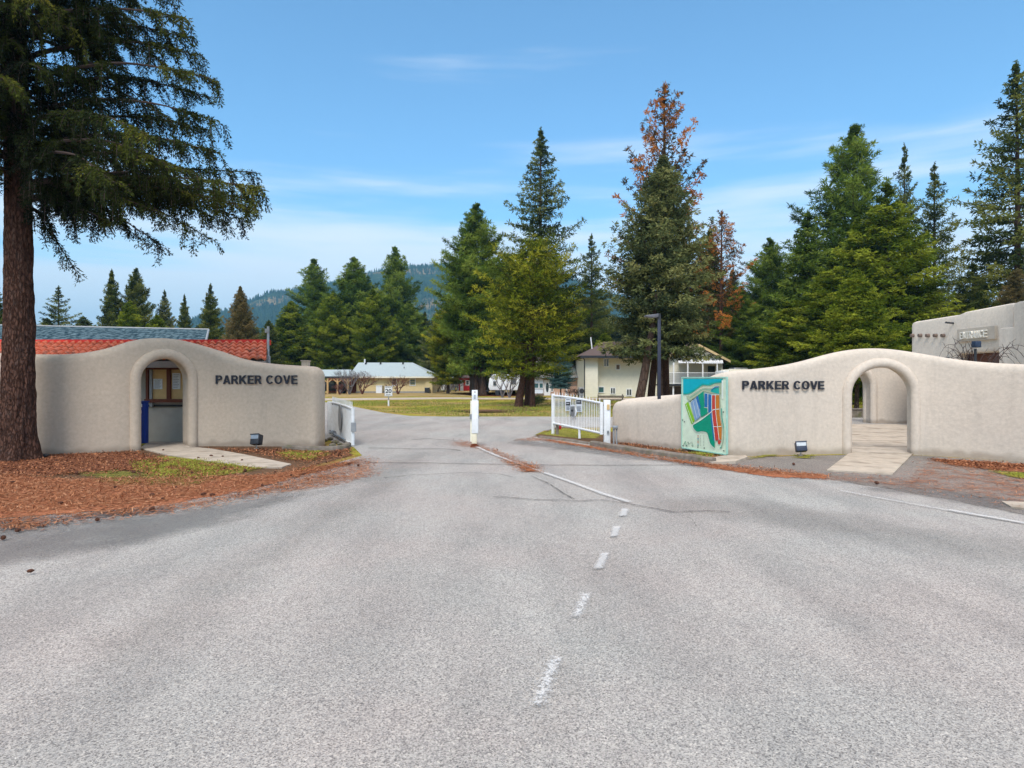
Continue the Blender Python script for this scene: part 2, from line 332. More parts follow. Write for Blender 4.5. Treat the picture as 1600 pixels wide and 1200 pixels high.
struct(sheet('ground', [(-4000, -300), (4000, -300), (4000, 5000), (-4000, 5000)], -.001, ground_mat()))
M_asph = asphalt_mat('asphalt', (.365, .350, .333))
road_poly = [(-40, -12), (40, -12), (40, 9.5), Gd(1760, 742), Gd(1600, 727), Gd(1440, 714), Gd(1310, 712), Gd(1137, 717), Gd(1110, 721), Gd(1030, 712), Gd(950, 699), Gd(900, 690), Gd(835, 680), Gd(850, 673), Gd(905, 668),
             (60, 22), (60, 28.5), Gd(1000, 652), Gd(860, 651), Gd(700, 651), Gd(640, 650), Gd(600, 645), Gd(560, 637), Gd(530, 630), Gd(490, 627.5), (-60, 49), (-60, 20), Gd(480, 680), Gd(530, 692), Gd(553, 699), Gd(566, 712),
             Gd(480, 737), Gd(400, 762), Gd(240, 790), Gd(120, 801), Gd(0, 808), Gd(-300, 828), (-40, 7.4)]
road = struct(sheet('road', road_poly, .004, M_asph)); road['label'] = 'light grey worn asphalt road running through the gateway'
# concrete path behind the first lawn strip
struct(sheet('path', [Gd(500, 626), Gd(700, 623.5), Gd(760, 624), (40, 53.5), (40, 55.5), Gd(760, 621.5), Gd(700, 620.8), Gd(500, 622.5)], .008, M_conc))
# tone patches on the asphalt
M_olddark = patch_mat('older_asphalt', [(.13, .125, .12), (.2, .19, .185), (.27, .255, .245)], .5, 1.1, .8, .3, tex=90, strength=.55, asph=(.24, .235, .232))
M_gravel = patch_mat('gravel_verge', [(.10, .085, .075), (.19, .165, .15), (.30, .27, .25)], .3, 3, .5, .14, tex=70, strength=.95, asph=(.26, .235, .215))
M_soil = patch_mat('bare_soil', [(.06, .035, .022), (.13, .075, .045), (.2, .12, .07)], .3, 4, .6, .12, tex=26)
M_needle = patch_mat('pine_needles', [(.12, .05, .03), (.38, .14, .07), (.52, .26, .15)], .3, 5, .95, .12, tex=45)
M_needle_thin = patch_mat('thin_needles', [(.24, .115, .07), (.40, .20, .125), (.5, .31, .22)], .35, 7, 1.3, .3, bias=-.09, tex=60, strength=.7)
M_moss = patch_mat('moss', [(.13, .10, .035), (.23, .21, .045), (.34, .36, .06)], .3, 5, .8, .16, tex=30)
M_paint = patch_mat('worn_road_paint', [(.55, .54, .53), (.72, .71, .70)], .04, 60, 1.1, .25, bias=.07, tex=40, strength=.66)
M_paint_thin = patch_mat('faded_road_paint', [(.6, .59, .58), (.74, .73, .72)], .05, 60, 1.5, .25, bias=-.03, tex=40, strength=.8)
M_crack = patch_mat('tar_crack', [(.05, .047, .045), (.1, .09, .085)], .02, 9, .9, .3, bias=.04, tex=30, strength=.8)
def gp(name, pts, lvl, mat, res=.12, margin=.3): return struct(patch(name, [Gd(*p) for p in pts], .004 + .004 * lvl, mat, res, margin))
gp('road_dark_lane', [(800, 684), (900, 694), (1000, 706), (1110, 725), (1290, 745), (1180, 742), (1000, 722), (880, 706), (790, 694)], 1, M_olddark)
gp('road_dark_lane', [(-200, 812), (0, 812), (250, 800), (430, 770), (540, 760), (430, 800), (250, 855), (0, 890), (-200, 900)], 1, M_olddark)
M_lane = patch_mat('worn_lane', [(.2, .2, .2), (.3, .3, .3)], .6, .8, .7, .3, tex=90, strength=.2, asph=(.27, .262, .252))
gp('road_worn_lane', [(960, 770), (1150, 775), (1350, 800), (1700, 860), (1900, 930), (1500, 880), (1200, 830), (1000, 800)], 1, M_lane)
gp('road_worn_lane', [(560, 730), (640, 705), (700, 705), (640, 760), (520, 860), (300, 1000), (100, 1100), (100, 1000), (380, 850)], 1, M_lane)
gp('road_worn_lane', [(900, 860), (980, 870), (960, 1000), (930, 1190), (780, 1190), (860, 1000)], 1, M_lane)
gp('lawn_dry_grass', [(560, 636), (700, 643), (860, 644), (1000, 648), (1000, 651), (700, 650), (600, 644)], 1, patch_mat('dry_grass', [(.20, .17, .06), (.38, .28, .10), (.30, .27, .07)], .5, .9, 1.3, .25, tex=9, strength=.85), .25)
gp('lawn_dry_grass', [(520, 628), (700, 629), (1000, 630), (1000, 636), (800, 634), (620, 633)], 2, patch_mat('bare_turf', [(.24, .15, .07), (.40, .29, .13), (.30, .24, .08)], .5, .5, 1.5, .25, bias=-.04, tex=9, strength=.8), .35)
gp('lawn_dry_grass', [(490, 621), (760, 619), (1000, 619), (1000, 611), (700, 611), (490, 612)], 1, patch_mat('straw_turf', [(.30, .22, .09), (.42, .30, .14), (.28, .25, .08)], .5, .3, 1.2, .25, tex=5, strength=.85), .8)
gp('gravel_verge', [(1120, 716), (1140, 714), (1320, 710), (1440, 711), (1600, 722), (1800, 742), (1900, 800), (1800, 845), (1600, 808), (1450, 778), (1300, 752), (1200, 738), (1110, 726)], 1, M_gravel)
gp('gravel_stain', [(1330, 760), (1420, 758), (1560, 775), (1620, 800), (1540, 798), (1440, 778), (1350, 770)], 2, M_olddark)
# soil and needles on the left verge
gp('soil_verge', [(-400, 740), (0, 716), (217, 700), (330, 694), (500, 694), (556, 699), (560, 712), (470, 737), (400, 762), (240, 795), (0, 815), (-400, 850)], 1, M_soil)
gp('needle_bed', [(-400, 760), (0, 738), (120, 748), (260, 745), (420, 741), (500, 727), (575, 716), (560, 726), (480, 745), (410, 766), (245, 796), (0, 815), (-400, 850)], 2, M_needle)
gp('leaf_bed', [(-480, 726), (0, 712), (200, 706), (260, 715), (240, 735), (80, 745), (-480, 756)], 3, patch_mat('fallen_leaves', [(.07, .028, .018), (.20, .08, .045), (.36, .17, .11)], .3, 5, .6, .12, tex=55), .12)
gp('moss_patch', [(195, 722), (250, 712), (330, 716), (420, 732), (400, 738), (300, 753), (240, 752), (205, 740)], 4, M_moss, .08)
gp('moss_patch', [(90, 740), (200, 733), (330, 748), (420, 742), (300, 765), (160, 762)], 5, patch_mat('thin_moss', [(.12, .10, .035), (.21, .20, .045), (.30, .31, .06)], .35, 3, 1.5, .3, bias=-.07, tex=40, strength=.75), .08)
gp('moss_patch', [(425, 710), (440, 702), (500, 705), (520, 712), (490, 722), (440, 720)], 4, M_moss, .06)
gp('needle_spill', [(470, 735), (560, 712), (600, 722), (600, 745), (520, 765), (420, 778), (400, 765)], 2, M_needle_thin)
gp('needle_spill', [(-100, 812), (60, 803), (180, 795), (300, 780), (420, 757), (500, 738), (540, 742), (470, 762), (330, 792), (200, 806), (60, 817), (-100, 828)], 3, M_needle_thin, .06, .12)
gp('needle_spill', [(0, 815), (50, 818), (75, 828), (40, 833), (0, 830)], 2, M_needle_thin, .06)
gp('needle_spill', [(165, 800), (225, 797), (222, 805), (170, 806)], 2, M_needle_thin, .06)
# needles on the road middle and along the right kerb
gp('needle_drift', [(690, 688), (735, 690), (790, 704), (830, 722), (850, 735), (815, 741), (780, 728), (750, 705), (700, 697)], 2, M_needle_thin, .08)
gp('needle_drift', [(822, 725), (848, 729), (852, 739), (815, 739), (800, 731)], 3, M_needle, .05, .1)
gp('needle_drift', [(840, 684), (900, 692), (950, 701), (1030, 715), (1110, 724), (1200, 735), (1300, 741), (1310, 752), (1200, 748), (1120, 735), (1000, 715), (900, 698), (835, 687)], 2, M_needle, .08)
gp('needle_drift', [(1270, 735), (1300, 742), (1400, 746), (1430, 714), (1600, 735), (1700, 750), (1640, 805), (1500, 775), (1380, 762), (1270, 752)], 3, patch_mat('sparse_needles', [(.20, .10, .065), (.36, .18, .12), (.44, .27, .2)], .35, 2.6, 1.6, .3, bias=-.13, tex=60, strength=.7), .1)
gp('leaf_bed', [(1440, 716), (1520, 720), (1620, 727), (1700, 738), (1640, 743), (1560, 738), (1470, 727)], 4, patch_mat('leaf_mat', [(.1, .04, .02), (.28, .1, .05), (.4, .2, .12)], .3, 5, .9, .12, tex=45), .08)
gp('moss_patch', [(1530, 735), (1620, 740), (1700, 750), (1660, 757), (1570, 748)], 5, M_moss, .08)
gp('moss_patch', [(1190, 708), (1210, 708), (1225, 713), (1170, 722), (1160, 718)], 5, M_moss, .05, .1)
gp('moss_patch', [(1235, 712), (1280, 712), (1275, 719), (1230, 718)], 5, M_moss, .05, .1)
# planting strip inside the kerb beside the gate
gp('soil_strip', [(826, 682), (870, 666), (960, 674), (1060, 698), (1145, 712), (1120, 722), (1060, 717), (1000, 708), (940, 699), (880, 690)], 1, M_soil, .08)
gp('moss_patch', [(835, 679), (870, 668), (950, 674), (940, 686), (900, 686)], 2, M_moss, .08)
gp('moss_patch', [(1040, 700), (1130, 712), (1110, 719), (1060, 708)], 2, M_moss, .06, .1)
gp('needle_drift', [(790, 688), (830, 681), (860, 686), (850, 691), (800, 690)], 3, M_needle_thin, .06)
# bare earth scrape on the lawn
gp('soil_scrape', [(690, 643), (720, 640), (790, 640), (815, 635), (850, 641), (800, 645), (740, 646)], 1, M_soil, .25)
gp('soil_scrape', [(700, 614.5), (760, 613), (830, 616), (800, 620), (740, 619)], 1, M_needle, .5)

def strip(name, pts, wd, lvl, mat, wob=0, seed=0, parent=road):
    rnd = random.Random(seed); P3 = [Gd(*p) for p in pts]; out = []
    if wob:
        q = []
        for a, b in zip(P3, P3[1:]):
            n = max(2, int((b - a).length / .18))
            for i in range(n): q.append(a.lerp(b, i / n))
        off = 0; P3 = []
        for i, p in enumerate(q): off = off * .8 + rnd.uniform(-wob, wob); P3.append(p + Vector((0, off, 0)))
    L, Rr = [], []
    for i, p in enumerate(P3):
        d = (P3[min(i + 1, len(P3) - 1)] - P3[max(i - 1, 0)]).normalized(); n = Vector((-d.y, d.x, 0)) * wd / 2
        L.append(p + n); Rr.append(p - n)
    ml = {'margin': .01, 'res': min(.05, wd / 2.5)}
    o = patch(name, L + Rr[::-1], .004 + .004 * lvl, mat, ml['res'], ml['margin'], parent); return o
for pts, mt in (([(744, 699), (773, 712), (806, 724.5)], M_paint), ([(850, 740), (895, 756), (940, 773), (985, 787)], M_paint), ([(806, 724.5), (850, 740)], M_paint_thin)):
    strip('lane_line', pts, .11, 5, mt)
def dash(q, mt): struct(patch('lane_dash', [Gd(*p) for p in q], .004 + .02, mt, .03, .02, road))
dash([(970, 797), (984, 797), (980, 809), (966, 809)], M_paint); dash([(957, 825), (971, 825), (966, 841), (952, 842)], M_paint)
dash([(938, 867), (953, 867), (943, 892), (926, 893)], M_paint); dash([(906, 930), (928, 930), (912, 970), (887, 970)], M_paint_thin)
dash([(856, 1030), (884, 1030), (856, 1110), (822, 1112)], M_paint_thin)
strip('edge_line', [(1310, 768), (1400, 785), (1500, 803), (1600, 820), (1750, 846)], .09, 5, M_paint_thin)
strip('edge_line', [(1480, 799), (1600, 820), (1750, 846)], .09, 6, M_paint)
strip('tar_crack', [(570, 724), (700, 725), (800, 727), (920, 728), (1050, 727), (1170, 727)], .055, 4, M_crack, .035, 1)
strip('tar_crack', [(770, 779), (860, 783), (900, 785), (940, 783), (1000, 792), (1050, 801), (1110, 801), (1180, 806)], .04, 4, M_crack, .04, 2)
strip('tar_crack', [(830, 745), (860, 758), (885, 775), (905, 786)], .03, 4, M_crack, .04, 3)
strip('tar_crack', [(600, 748), (650, 742), (720, 740), (780, 742), (812, 748)], .03, 4, M_crack, .05, 4)
strip('tar_crack', [(575, 701), (640, 703), (700, 703), (730, 706)], .06, 4, M_crack, .05, 5)
strip('tar_crack', [(640, 689), (670, 686), (720, 690)], .05, 4, M_crack, .06, 6)
strip('tar_crack', [(1050, 801), (1080, 812), (1090, 830)], .014, 4, M_crack, .04, 7)
strip('tar_crack', [(1320, 754), (1380, 762), (1410, 771)], .03, 6, M_crack, .03, 8)

# ------------------------------------------------------------------ walkways and kerbs
def slab(name, pts, z=.03): o = struct(sheet(name, [Gd(*p) for p in pts], z, M_conc, thick=z)); return o
slab('left_walkway', [(219, 702), (232, 692), (288, 692), (296, 700), (330, 703), (380, 712), (455, 727.5), (440, 733), (395, 732), (320, 722), (262, 713)], .035)
slab('right_walkway', [(1292, 737), (1327, 710), (1426, 711), (1395, 743)], .035)
slab('courtyard_paving', [(1326.5, 709.2), (1300, 690), (1240, 672), (1240, 664), (1400, 664), (1430, 666), (1560, 690), (1590, 712), (1427, 710)], .03)
for k, (a, b) in enumerate((((1310, 699), (1440, 700)), ((1290, 690), (1450, 691)), ((1290, 683), (1450, 684)), ((1290, 676.5), (1450, 677.5)), ((1290, 671), (1450, 672)))):
    p, q = Gd(*a), Gd(*b); MB().prism([(p.x, p.y, .031), (q.x, q.y, .031), (q.x, q.y + .02, .031), (p.x, p.y + .02, .031)], (0, 0, .002)).build('paving_joint', M_kerb, bpy.data.objects['courtyard_paving'])
slab('roadside_slab', [(1565, 786), (1700, 792), (1760, 820), (1580, 795)], .03)
def kerb(pts, wd=.16, hh=.13, name='kerb'):
    mb = MB(); P3 = [Gd(*p) for p in pts]; q = []
    for a, b in zip(P3, P3[1:]):
        n = max(2, int((b - a).length / .3)); q += [a.lerp(b, i / n) for i in range(n)]
    q.append(P3[-1]); prof = [(0, -.02), (.012, hh - .03), (.04, hh), (wd - .02, hh), (wd, hh - .02), (wd, -.02)]; m = len(prof); vs = []
    rnd = random.Random(3)
    for i, p in enumerate(q):
        d = (q[min(i + 1, len(q) - 1)] - q[max(i - 1, 0)]).normalized(); nn = Vector((-d.y, d.x, 0)); j = rnd.uniform(-.008, .008)
        vs += [p + nn * (u + j) + Vector((0, 0, z + (j if z > 0 else 0))) for u, z in prof]
    fs = [(i * m + k, (i + 1) * m + k, (i + 1) * m + k + 1, i * m + k + 1) for i in range(len(q) - 1) for k in range(m - 1)] + [tuple(range(m)), tuple((len(q) - 1) * m + k for k in range(m - 1, -1, -1))]
    mb.add(vs, fs); return struct(mb.build(name, M_kerb, None, smooth=True))
kerb([(840, 684), (880, 689), (915, 694), (940, 697)], hh=.06)
kerb([(921, 696.5), (950, 702), (1010, 711), (1060, 718), (1095, 724), (1112, 726)])
slab('kerb_apron', [(1098, 722), (1130, 716), (1165, 715), (1168, 718), (1150, 725), (1112, 727)], .06)
kerb([(440, 703), (480, 706), (520, 706), (545, 702), (549, 698)], hh=.12)

# ================================================================== stucco garden walls
def resample(pts, n):
    d = [0]
    for a, b in zip(pts, pts[1:]): d.append(d[-1] + math.hypot(b[0] - a[0], b[1] - a[1]))
    d = np.array(d); s = np.linspace(0, d[-1], n); A = np.array(pts)
    return s, np.stack([np.interp(s, d, A[:, i]) for i in range(A.shape[1])], 1)
def garden_wall(name, label, ctl, half=.25, arch=None, mat=MS, ends=(True, True), smooth_xy=.45, tag_group=None, hroot=.0):
    """ctl: (px, base_py, top_py) along the front foot of the wall. arch: (px centre, half width, crown height, front Y)"""
    pts = []
    for px, by, ty in ctl: g = Gd(px, by); pts.append((g.x, g.y, H + (HZ - ty) * g.y / F))
    n = 320; s, A = resample(pts, n); ds = s[1]
    def sm(a, wd):
        k = max(1, int(wd / ds)); ker = np.ones(2 * k + 1) / (2 * k + 1); e = np.concatenate([2 * a[0] - a[k:0:-1], a, 2 * a[-1] - a[-2:-k - 2:-1]]); return np.convolve(e, ker, 'valid')
    XY = A[:, :2].copy()
    for _ in range(2): XY[:, 0] = sm(XY[:, 0], smooth_xy); XY[:, 1] = sm(XY[:, 1], smooth_xy)
    Z = A[:, 2]
    for _ in range(2): Z = sm(Z, .3)
    T = np.gradient(XY, axis=0); T /= np.linalg.norm(T, axis=1)[:, None]; Nn = np.stack([-T[:, 1], T[:, 0]], 1)   # points back (+Y side)
    half_s = np.full(n, half); Zs = Z.copy(); rr = .24; Ltot = s[-1]
    for e, dd in ((ends[0], s), (ends[1], Ltot - s)):
        if e:
            m = dd < rr; q = np.sqrt(np.clip(1 - (1 - dd[m] / rr) ** 2, .0, 1)); half_s[m] = half * (.45 + .55 * q); Zs[m] = Z[m] - rr * .9 * (1 - q)
    prof = []
    for k in range(9): prof.append((-1, k / 8, 0))
    for k in range(1, 12):
        a = math.pi * k / 12; prof.append((-math.copysign(abs(math.cos(a)) ** .8, math.cos(a)), 1, abs(math.sin(a)) ** .8))
    for k in range(8, -1, -1): prof.append((1, k / 8, 0))
    V = []; rt = .2
    for i in range(n):
        c = XY[i] + Nn[i] * half
        for u, zf, up in prof:
            hs = half_s[i]; zz = zf * (Zs[i] - rt) + up * rt - .06 * (zf == 0)
            wv = .012 * mnoise.noise(Vector((XY[i][0] * 1.3, u * 2, zz * 1.3)))
            V.append((c[0] + Nn[i][0] * (u * hs + wv), c[1] + Nn[i][1] * (u * hs + wv), zz))
    m = len(prof); Fc = [(i * m + k, (i + 1) * m + k, (i + 1) * m + k + 1, i * m + k + 1) for i in range(n - 1) for k in range(m - 1)]
    Fc += [(i * m + m - 1, (i + 1) * m + m - 1, (i + 1) * m, i * m) for i in range(n - 1)]
    Fc += [tuple(range(m)), tuple((n - 1) * m + k for k in range(m - 1, -1, -1))]
    root = thing(name, label, 'wall', (float(XY[n // 2][0]), float(XY[n // 2][1]), 0), tag_group)
    mb = MB(); mb.add(V, Fc); body = mb.build('wall_body', mat, root, smooth=True, ang=50)
    bm = bmesh.new(); bm.from_mesh(body.data); bmesh.ops.recalc_face_normals(bm, faces=bm.faces[:]); bm.to_mesh(body.data); bm.free()
    if arch:
        px, hw, zc, wf, rad, sq = arch
        # nearest station on the front
        ang = np.argmin(np.abs(XY[:, 0] / XY[:, 1] * F + 800 - px)); c = XY[ang]; t = Vector((T[ang][0], T[ang][1], 0)); nn = Vector((Nn[ang][0], Nn[ang][1], 0)); c = Vector((c[0], c[1], 0))
        def outline(w_, zt):
            o = [(-w_, -.3)]; zs = zt - w_ * sq
            for k in range(25):
                a = math.pi * k / 24; o.append((-w_ * math.cos(a), zs + w_ * sq * math.sin(a)))
            o.append((w_, -.3)); return o
        cb = MB(); cb.prism([c + t * u + Vector((0, 0, z)) - nn * .8 for u, z in outline(hw, zc)], nn * 2.4)
        cut = cb.build('cutter', mat, root)
        bm = bmesh.new(); bm.from_mesh(cut.data); bmesh.ops.recalc_face_normals(bm, faces=bm.faces[:]); bm.to_mesh(cut.data); bm.free()
        md = body.modifiers.new('b', 'BOOLEAN'); md.operation = 'DIFFERENCE'; md.solver = 'EXACT'; md.object = cut
        dg = bpy.context.evaluated_depsgraph_get(); dg.update(); nm = bpy.data.meshes.new_from_object(body.evaluated_get(dg))
        body.modifiers.clear(); body.data = nm; nm.polygons.foreach_set('use_smooth', [True] * len(nm.polygons)); nm.set_sharp_from_angle(angle=R(42))
        bpy.data.objects.remove(cut)
        for side in ((0, 1) if wf else (0,)):
            w2 = hw + rad * .55; path = [c + t * u + Vector((0, 0, max(z, -.05))) + nn * (0.0 if side == 0 else 2 * half) for u, z in outline(w2, zc + rad * .55)]
            legs = []; a, b = path[0], path[1]
            for k in range(8): legs.append(a.lerp(b, k / 8))
            e = []; a, b = path[-2], path[-1]
            for k in range(1, 9): e.append(a.lerp(b, k / 8))
            MB().tube(legs + path[1:-1] + e, rad, 14).build('arch_moulding', mat, root, smooth=True)
    return root, XY, Z, T
wl, wlXY, wlZ, wlT = garden_wall('stucco_wall', 'tan stucco wall with an arched doorway left of the road, beside the big tree', [
    (-260, 726, 540), (-80, 715, 549), (0, 713, 551), (57, 711.6, 553), (110, 710, 553), (150, 708, 548), (190, 706, 538), (206, 704.8, 531), (232, 703, 527.5), (258, 701.2, 526.5), (290, 699.1, 530), (312, 698, 537), (330, 697.6, 546), (360, 698, 558), (400, 698, 566), (440, 698, 570), (494, 699, 573)],
    half=.32, arch=(258, .57, 2.24, False, .125, 1.0), ends=(False, True), smooth_xy=.22)
wr, wrXY, wrZ, wrT = garden_wall('stucco_wall', 'long pale stucco wall with arched opening right of the road, map board at its low end', [
    (954, 690, 627), (975, 692.5, 627), (1010, 697, 625), (1045, 701.5, 622), (1072, 704.5, 612), (1092, 708, 594), (1110, 710.5, 583), (1139, 714, 580), (1190, 712.5, 576), (1230, 711, 571), (1275, 710, 560), (1310, 709.4, 549), (1345, 709.6, 544), (1376, 709.9, 543), (1410, 710.3, 546), (1450, 711.6, 554), (1500, 715, 563), (1560, 719.5, 568), (1640, 726, 570), (1760, 736, 572), (1950, 755, 572)],
    half=.15, arch=(1376, .68, 2.0, False, .11, .97), mat=MSR, ends=(True, False), smooth_xy=.25)
wc, *_ = garden_wall('stucco_wall', 'courtyard stucco wall with arched opening, seen through the front arch', [
    (1180, 661, 592), (1240, 661, 577), (1290, 661.5, 557), (1330, 661.5, 547), (1370, 661.5, 549), (1410, 662, 560), (1450, 662, 568), (1500, 662, 572)],
    half=.24, arch=(1332, .74, 2.12, True, .13, 1.0), mat=MSR, ends=(True, True))
lw, *_ = garden_wall('stucco_wall', 'low rounded stucco planter wall just behind the lamp post', [
    (968, 668, 626), (1000, 668, 621), (1040, 669, 618), (1080, 670, 615), (1120, 671, 612)], half=.3, mat=MSR, ends=(True, True))

# ------------------------------------------------------------------ lettering
def text_mesh(name, s, o3, right, up, width, height, depth, mat, parent, bold=.012, align_front=None):
    cu = bpy.data.curves.new(name, 'FONT'); cu.body = s; cu.size = 1; cu.offset = bold; cu.extrude = .5; cu.resolution_u = 6; cu.space_character = 1.03
    tmp = bpy.data.objects.new(name, cu); COL.objects.link(tmp); dg = bpy.context.evaluated_depsgraph_get(); dg.update()
    me = bpy.data.meshes.new_from_object(tmp.evaluated_get(dg)); bpy.data.objects.remove(tmp)
    n = len(me.vertices); co = np.zeros(n * 3); me.vertices.foreach_get('co', co); co = co.reshape(-1, 3); lo, hi = co.min(0), co.max(0)
    u = (co[:, 0] - lo[0]) / (hi[0] - lo[0]) * width; v = (co[:, 1] - lo[1]) / (hi[1] - lo[1]) * height; d = (co[:, 2] - lo[2]) / (hi[2] - lo[2]) * depth
    right, up = Vector(right).normalized(), Vector(up).normalized(); fr = right.cross(up)
    off = Vector(o3); q = parent
    while q is not None: off = off - Vector(q.location); q = q.parent
    W = np.array(off)[None] + u[:, None] * np.array(right)[None] + v[:, None] * np.array(up)[None] + d[:, None] * np.array(fr)[None]
    me.vertices.foreach_set('co', W.ravel()); me.update(); me.materials.clear(); me.materials.append(mat)
    o = bpy.data.objects.new(name, me); COL.objects.link(o); o.parent = parent; return o
def front_at(XY, px): i = np.argmin(np.abs(XY[:, 0] / XY[:, 1] * F + 800 - px)); return Vector((XY[i][0], XY[i][1], 0))
GL = dict(P=(.74, [[(0, 0), (.21, 0), (.21, 1), (0, 1)], 'bowl']), R=(.80, [[(0, 0), (.21, 0), (.21, 1), (0, 1)], 'bowl', [(.34, .43), (.56, .0), (.80, 0), (.57, .45)]]),
    A=(.84, [[(0, 0), (.22, 0), (.42, .70), (.62, 0), (.84, 0), (.54, 1), (.30, 1)], [(.27, .19), (.57, .19), (.53, .35), (.31, .35)]]),
    K=(.86, [[(0, 0), (.21, 0), (.21, 1), (0, 1)], [(.21, .30), (.21, .57), (.56, 1), (.83, 1), (.46, .58), (.86, 0), (.60, 0), (.32, .43)]]),
    E=(.70, [[(0, 0), (.70, 0), (.70, .17), (.21, .17), (.21, .42), (.65, .42), (.65, .58), (.21, .58), (.21, .83), (.68, .83), (.68, 1), (0, 1)]]),
    V=(.82, [[(.30, 0), (.52, 0), (.82, 1), (.60, 1), (.41, .30), (.22, 1), (0, 1)]]), N=(.76, [[(0, 0), (.2, 0), (.2, .66), (.56, 0), (.76, 0), (.76, 1), (.56, 1), (.56, .34), (.2, 1), (0, 1)]]),
    T=(.72, [[(.25, 0), (.47, 0), (.47, .83), (.72, .83), (.72, 1), (0, 1), (0, .83), (.25, .83)]]), O=(.88, ['ring']), C=(.84, ['arc']))
def sign_letters(name, s, o3, right, up, width, height, depth, mat, parent):
    right, up = Vector(right).normalized(), Vector(up).normalized(); fr = right.cross(up); adv = []; x = 0
    for c in s:
        if c == ' ': x += .40; continue
        adv.append((c, x)); x += GL[c][0] + .10
    sx = width / (x - .10); mb = MB(); o3 = Vector(o3)
    def pt(u, v): return o3 + right * (u * sx) + up * (v * height)
    for c, x0 in adv:
        for k, pl in enumerate(GL[c][1]):
            d = fr * (depth + .0012 * k)
            if pl == 'bowl':
                a = [math.pi / 2 - math.pi * i / 10 for i in range(11)]
                poly = [(.205, 1)] + [(.45 + .28 * math.cos(t), .71 + .29 * math.sin(t)) for t in a] + [(.205, .42), (.205, .59)] + [(.44 + .10 * math.cos(t), .71 + .12 * math.sin(t)) for t in a[::-1]] + [(.205, .83)]
                mb.prism([pt(x0 + u, v) for u, v in poly], d)
            elif pl in ('ring', 'arc'):
                t0, t1, n = (0, 2 * math.pi, 32) if pl == 'ring' else (R(38), R(322), 26); ts = [t0 + (t1 - t0) * i / n for i in range(n + 1)]
                rx = .44 if pl == 'ring' else .43
                for a, b in zip(ts, ts[1:]): mb.prism([pt(x0 + rx + rx * math.cos(a), .5 + .515 * math.sin(a)), pt(x0 + rx + rx * math.cos(b), .5 + .515 * math.sin(b)), pt(x0 + rx + (rx - .22) * math.cos(b), .5 + .33 * math.sin(b)), pt(x0 + rx + (rx - .22) * math.cos(a), .5 + .33 * math.sin(a))], d)
            else: mb.prism([pt(x0 + u, v) for u, v in pl], d)
    o = mb.build(name, mat, parent); bm = bmesh.new(); bm.from_mesh(o.data); bmesh.ops.remove_doubles(bm, verts=bm.verts[:], dist=1e-5); bmesh.ops.recalc_face_normals(bm, faces=bm.faces[:]); bmesh.ops.triangulate(bm, faces=[f for f in bm.faces if len(f.verts) > 4]); bm.to_mesh(o.data); bm.free(); return o
for root, XY, x0, x1, y0, y1 in ((wl, wlXY, 337, 465, 600, 586.5), (wr, wrXY, 1160, 1286, 608.5, 595)):
    a, b = front_at(XY, x0), front_at(XY, x1); rt = (b - a); nf = Vector((rt.y, -rt.x, 0)).normalized()
    za, zb = H + (HZ - y0) * a.y / F, H + (HZ - y0) * b.y / F; p0 = Vector((a.x, a.y, za)) + nf * .018; p1 = Vector((b.x, b.y, zb)) + nf * .018
    sign_letters('lettering', 'PARKER COVE', p0, p1 - p0, (0, 0, 1), (p1 - p0).length, (y0 - y1) * a.y / F, .02, M_letter, root)
# ================================================================== buildings
def window(parent, x0, x1, z0, z1, y, pane=M_glass, frame=M_white, mull=0, fw=.07, name='window'):
    f = MB()
    f.box(x0 - fw, x0, y - .05, y + .03, z0 - fw, z1 + fw); f.box(x1, x1 + fw, y - .05, y + .03, z0 - fw, z1 + fw)
    f.box(x0, x1, y - .05, y + .03, z0 - fw, z0); f.box(x0, x1, y - .05, y + .03, z1, z1 + fw)
    for k in range(mull): c = x0 + (x1 - x0) * (k + 1) / (mull + 1); f.box(c - .03, c + .03, y - .045, y + .02, z0, z1)
    o = f.build(name, frame, parent); MB().box(x0, x1, y - .012, y + .01, z0, z1).build('pane', pane, o); return o
def lap(mb, x0, x1, z0, z1, y, step=.2, d=.018):
    n = max(1, round((z1 - z0) / step)); st = (z1 - z0) / n
    for k in range(n):
        a = z0 + k * st; mb.add([(x0, y - d, a), (x1, y - d, a), (x1, y, a + st), (x0, y, a + st), (x0, y, a), (x1, y, a)], [(0, 1, 2, 3), (4, 5, 1, 0)])
def roof_slab(parent, pts, th, mat, name='roof'):
    pts = [Vector(p) for p in pts]; n = (pts[1] - pts[0]).cross(pts[2] - pts[0]).normalized(); 
    if n.z < 0: n = -n
    return MB().prism(pts, -n * th).build(name, mat, parent)

# --- red tile roof office
Yo = 17.0
office = thing('gatehouse', 'low gatehouse with red clay tile roof and red ridge cap behind the left wall', 'building', (wx(200, Yo), Yo, 0))
xl, xr = wx(-700, Yo), wx(417, Yo)
xe = xr - .25
xq = wx(395, Yo + 3)
ob = MB(); ob.prism([(xl, Yo + .35, 0), (xe, Yo + .35, 0), (xq, Yo + 3, 0), (xl, Yo + 3, 0)], (0, 0, 2.28))
ob.build('wall', M('office_wall', (.40, .37, .33), (.35, .32, .28), 3, .9, .3, .01, 60), office)
MB().box(xl, xe - .02, Yo + .30, Yo + .352, .95, 1.0).build('trim_band', M_dark, office)
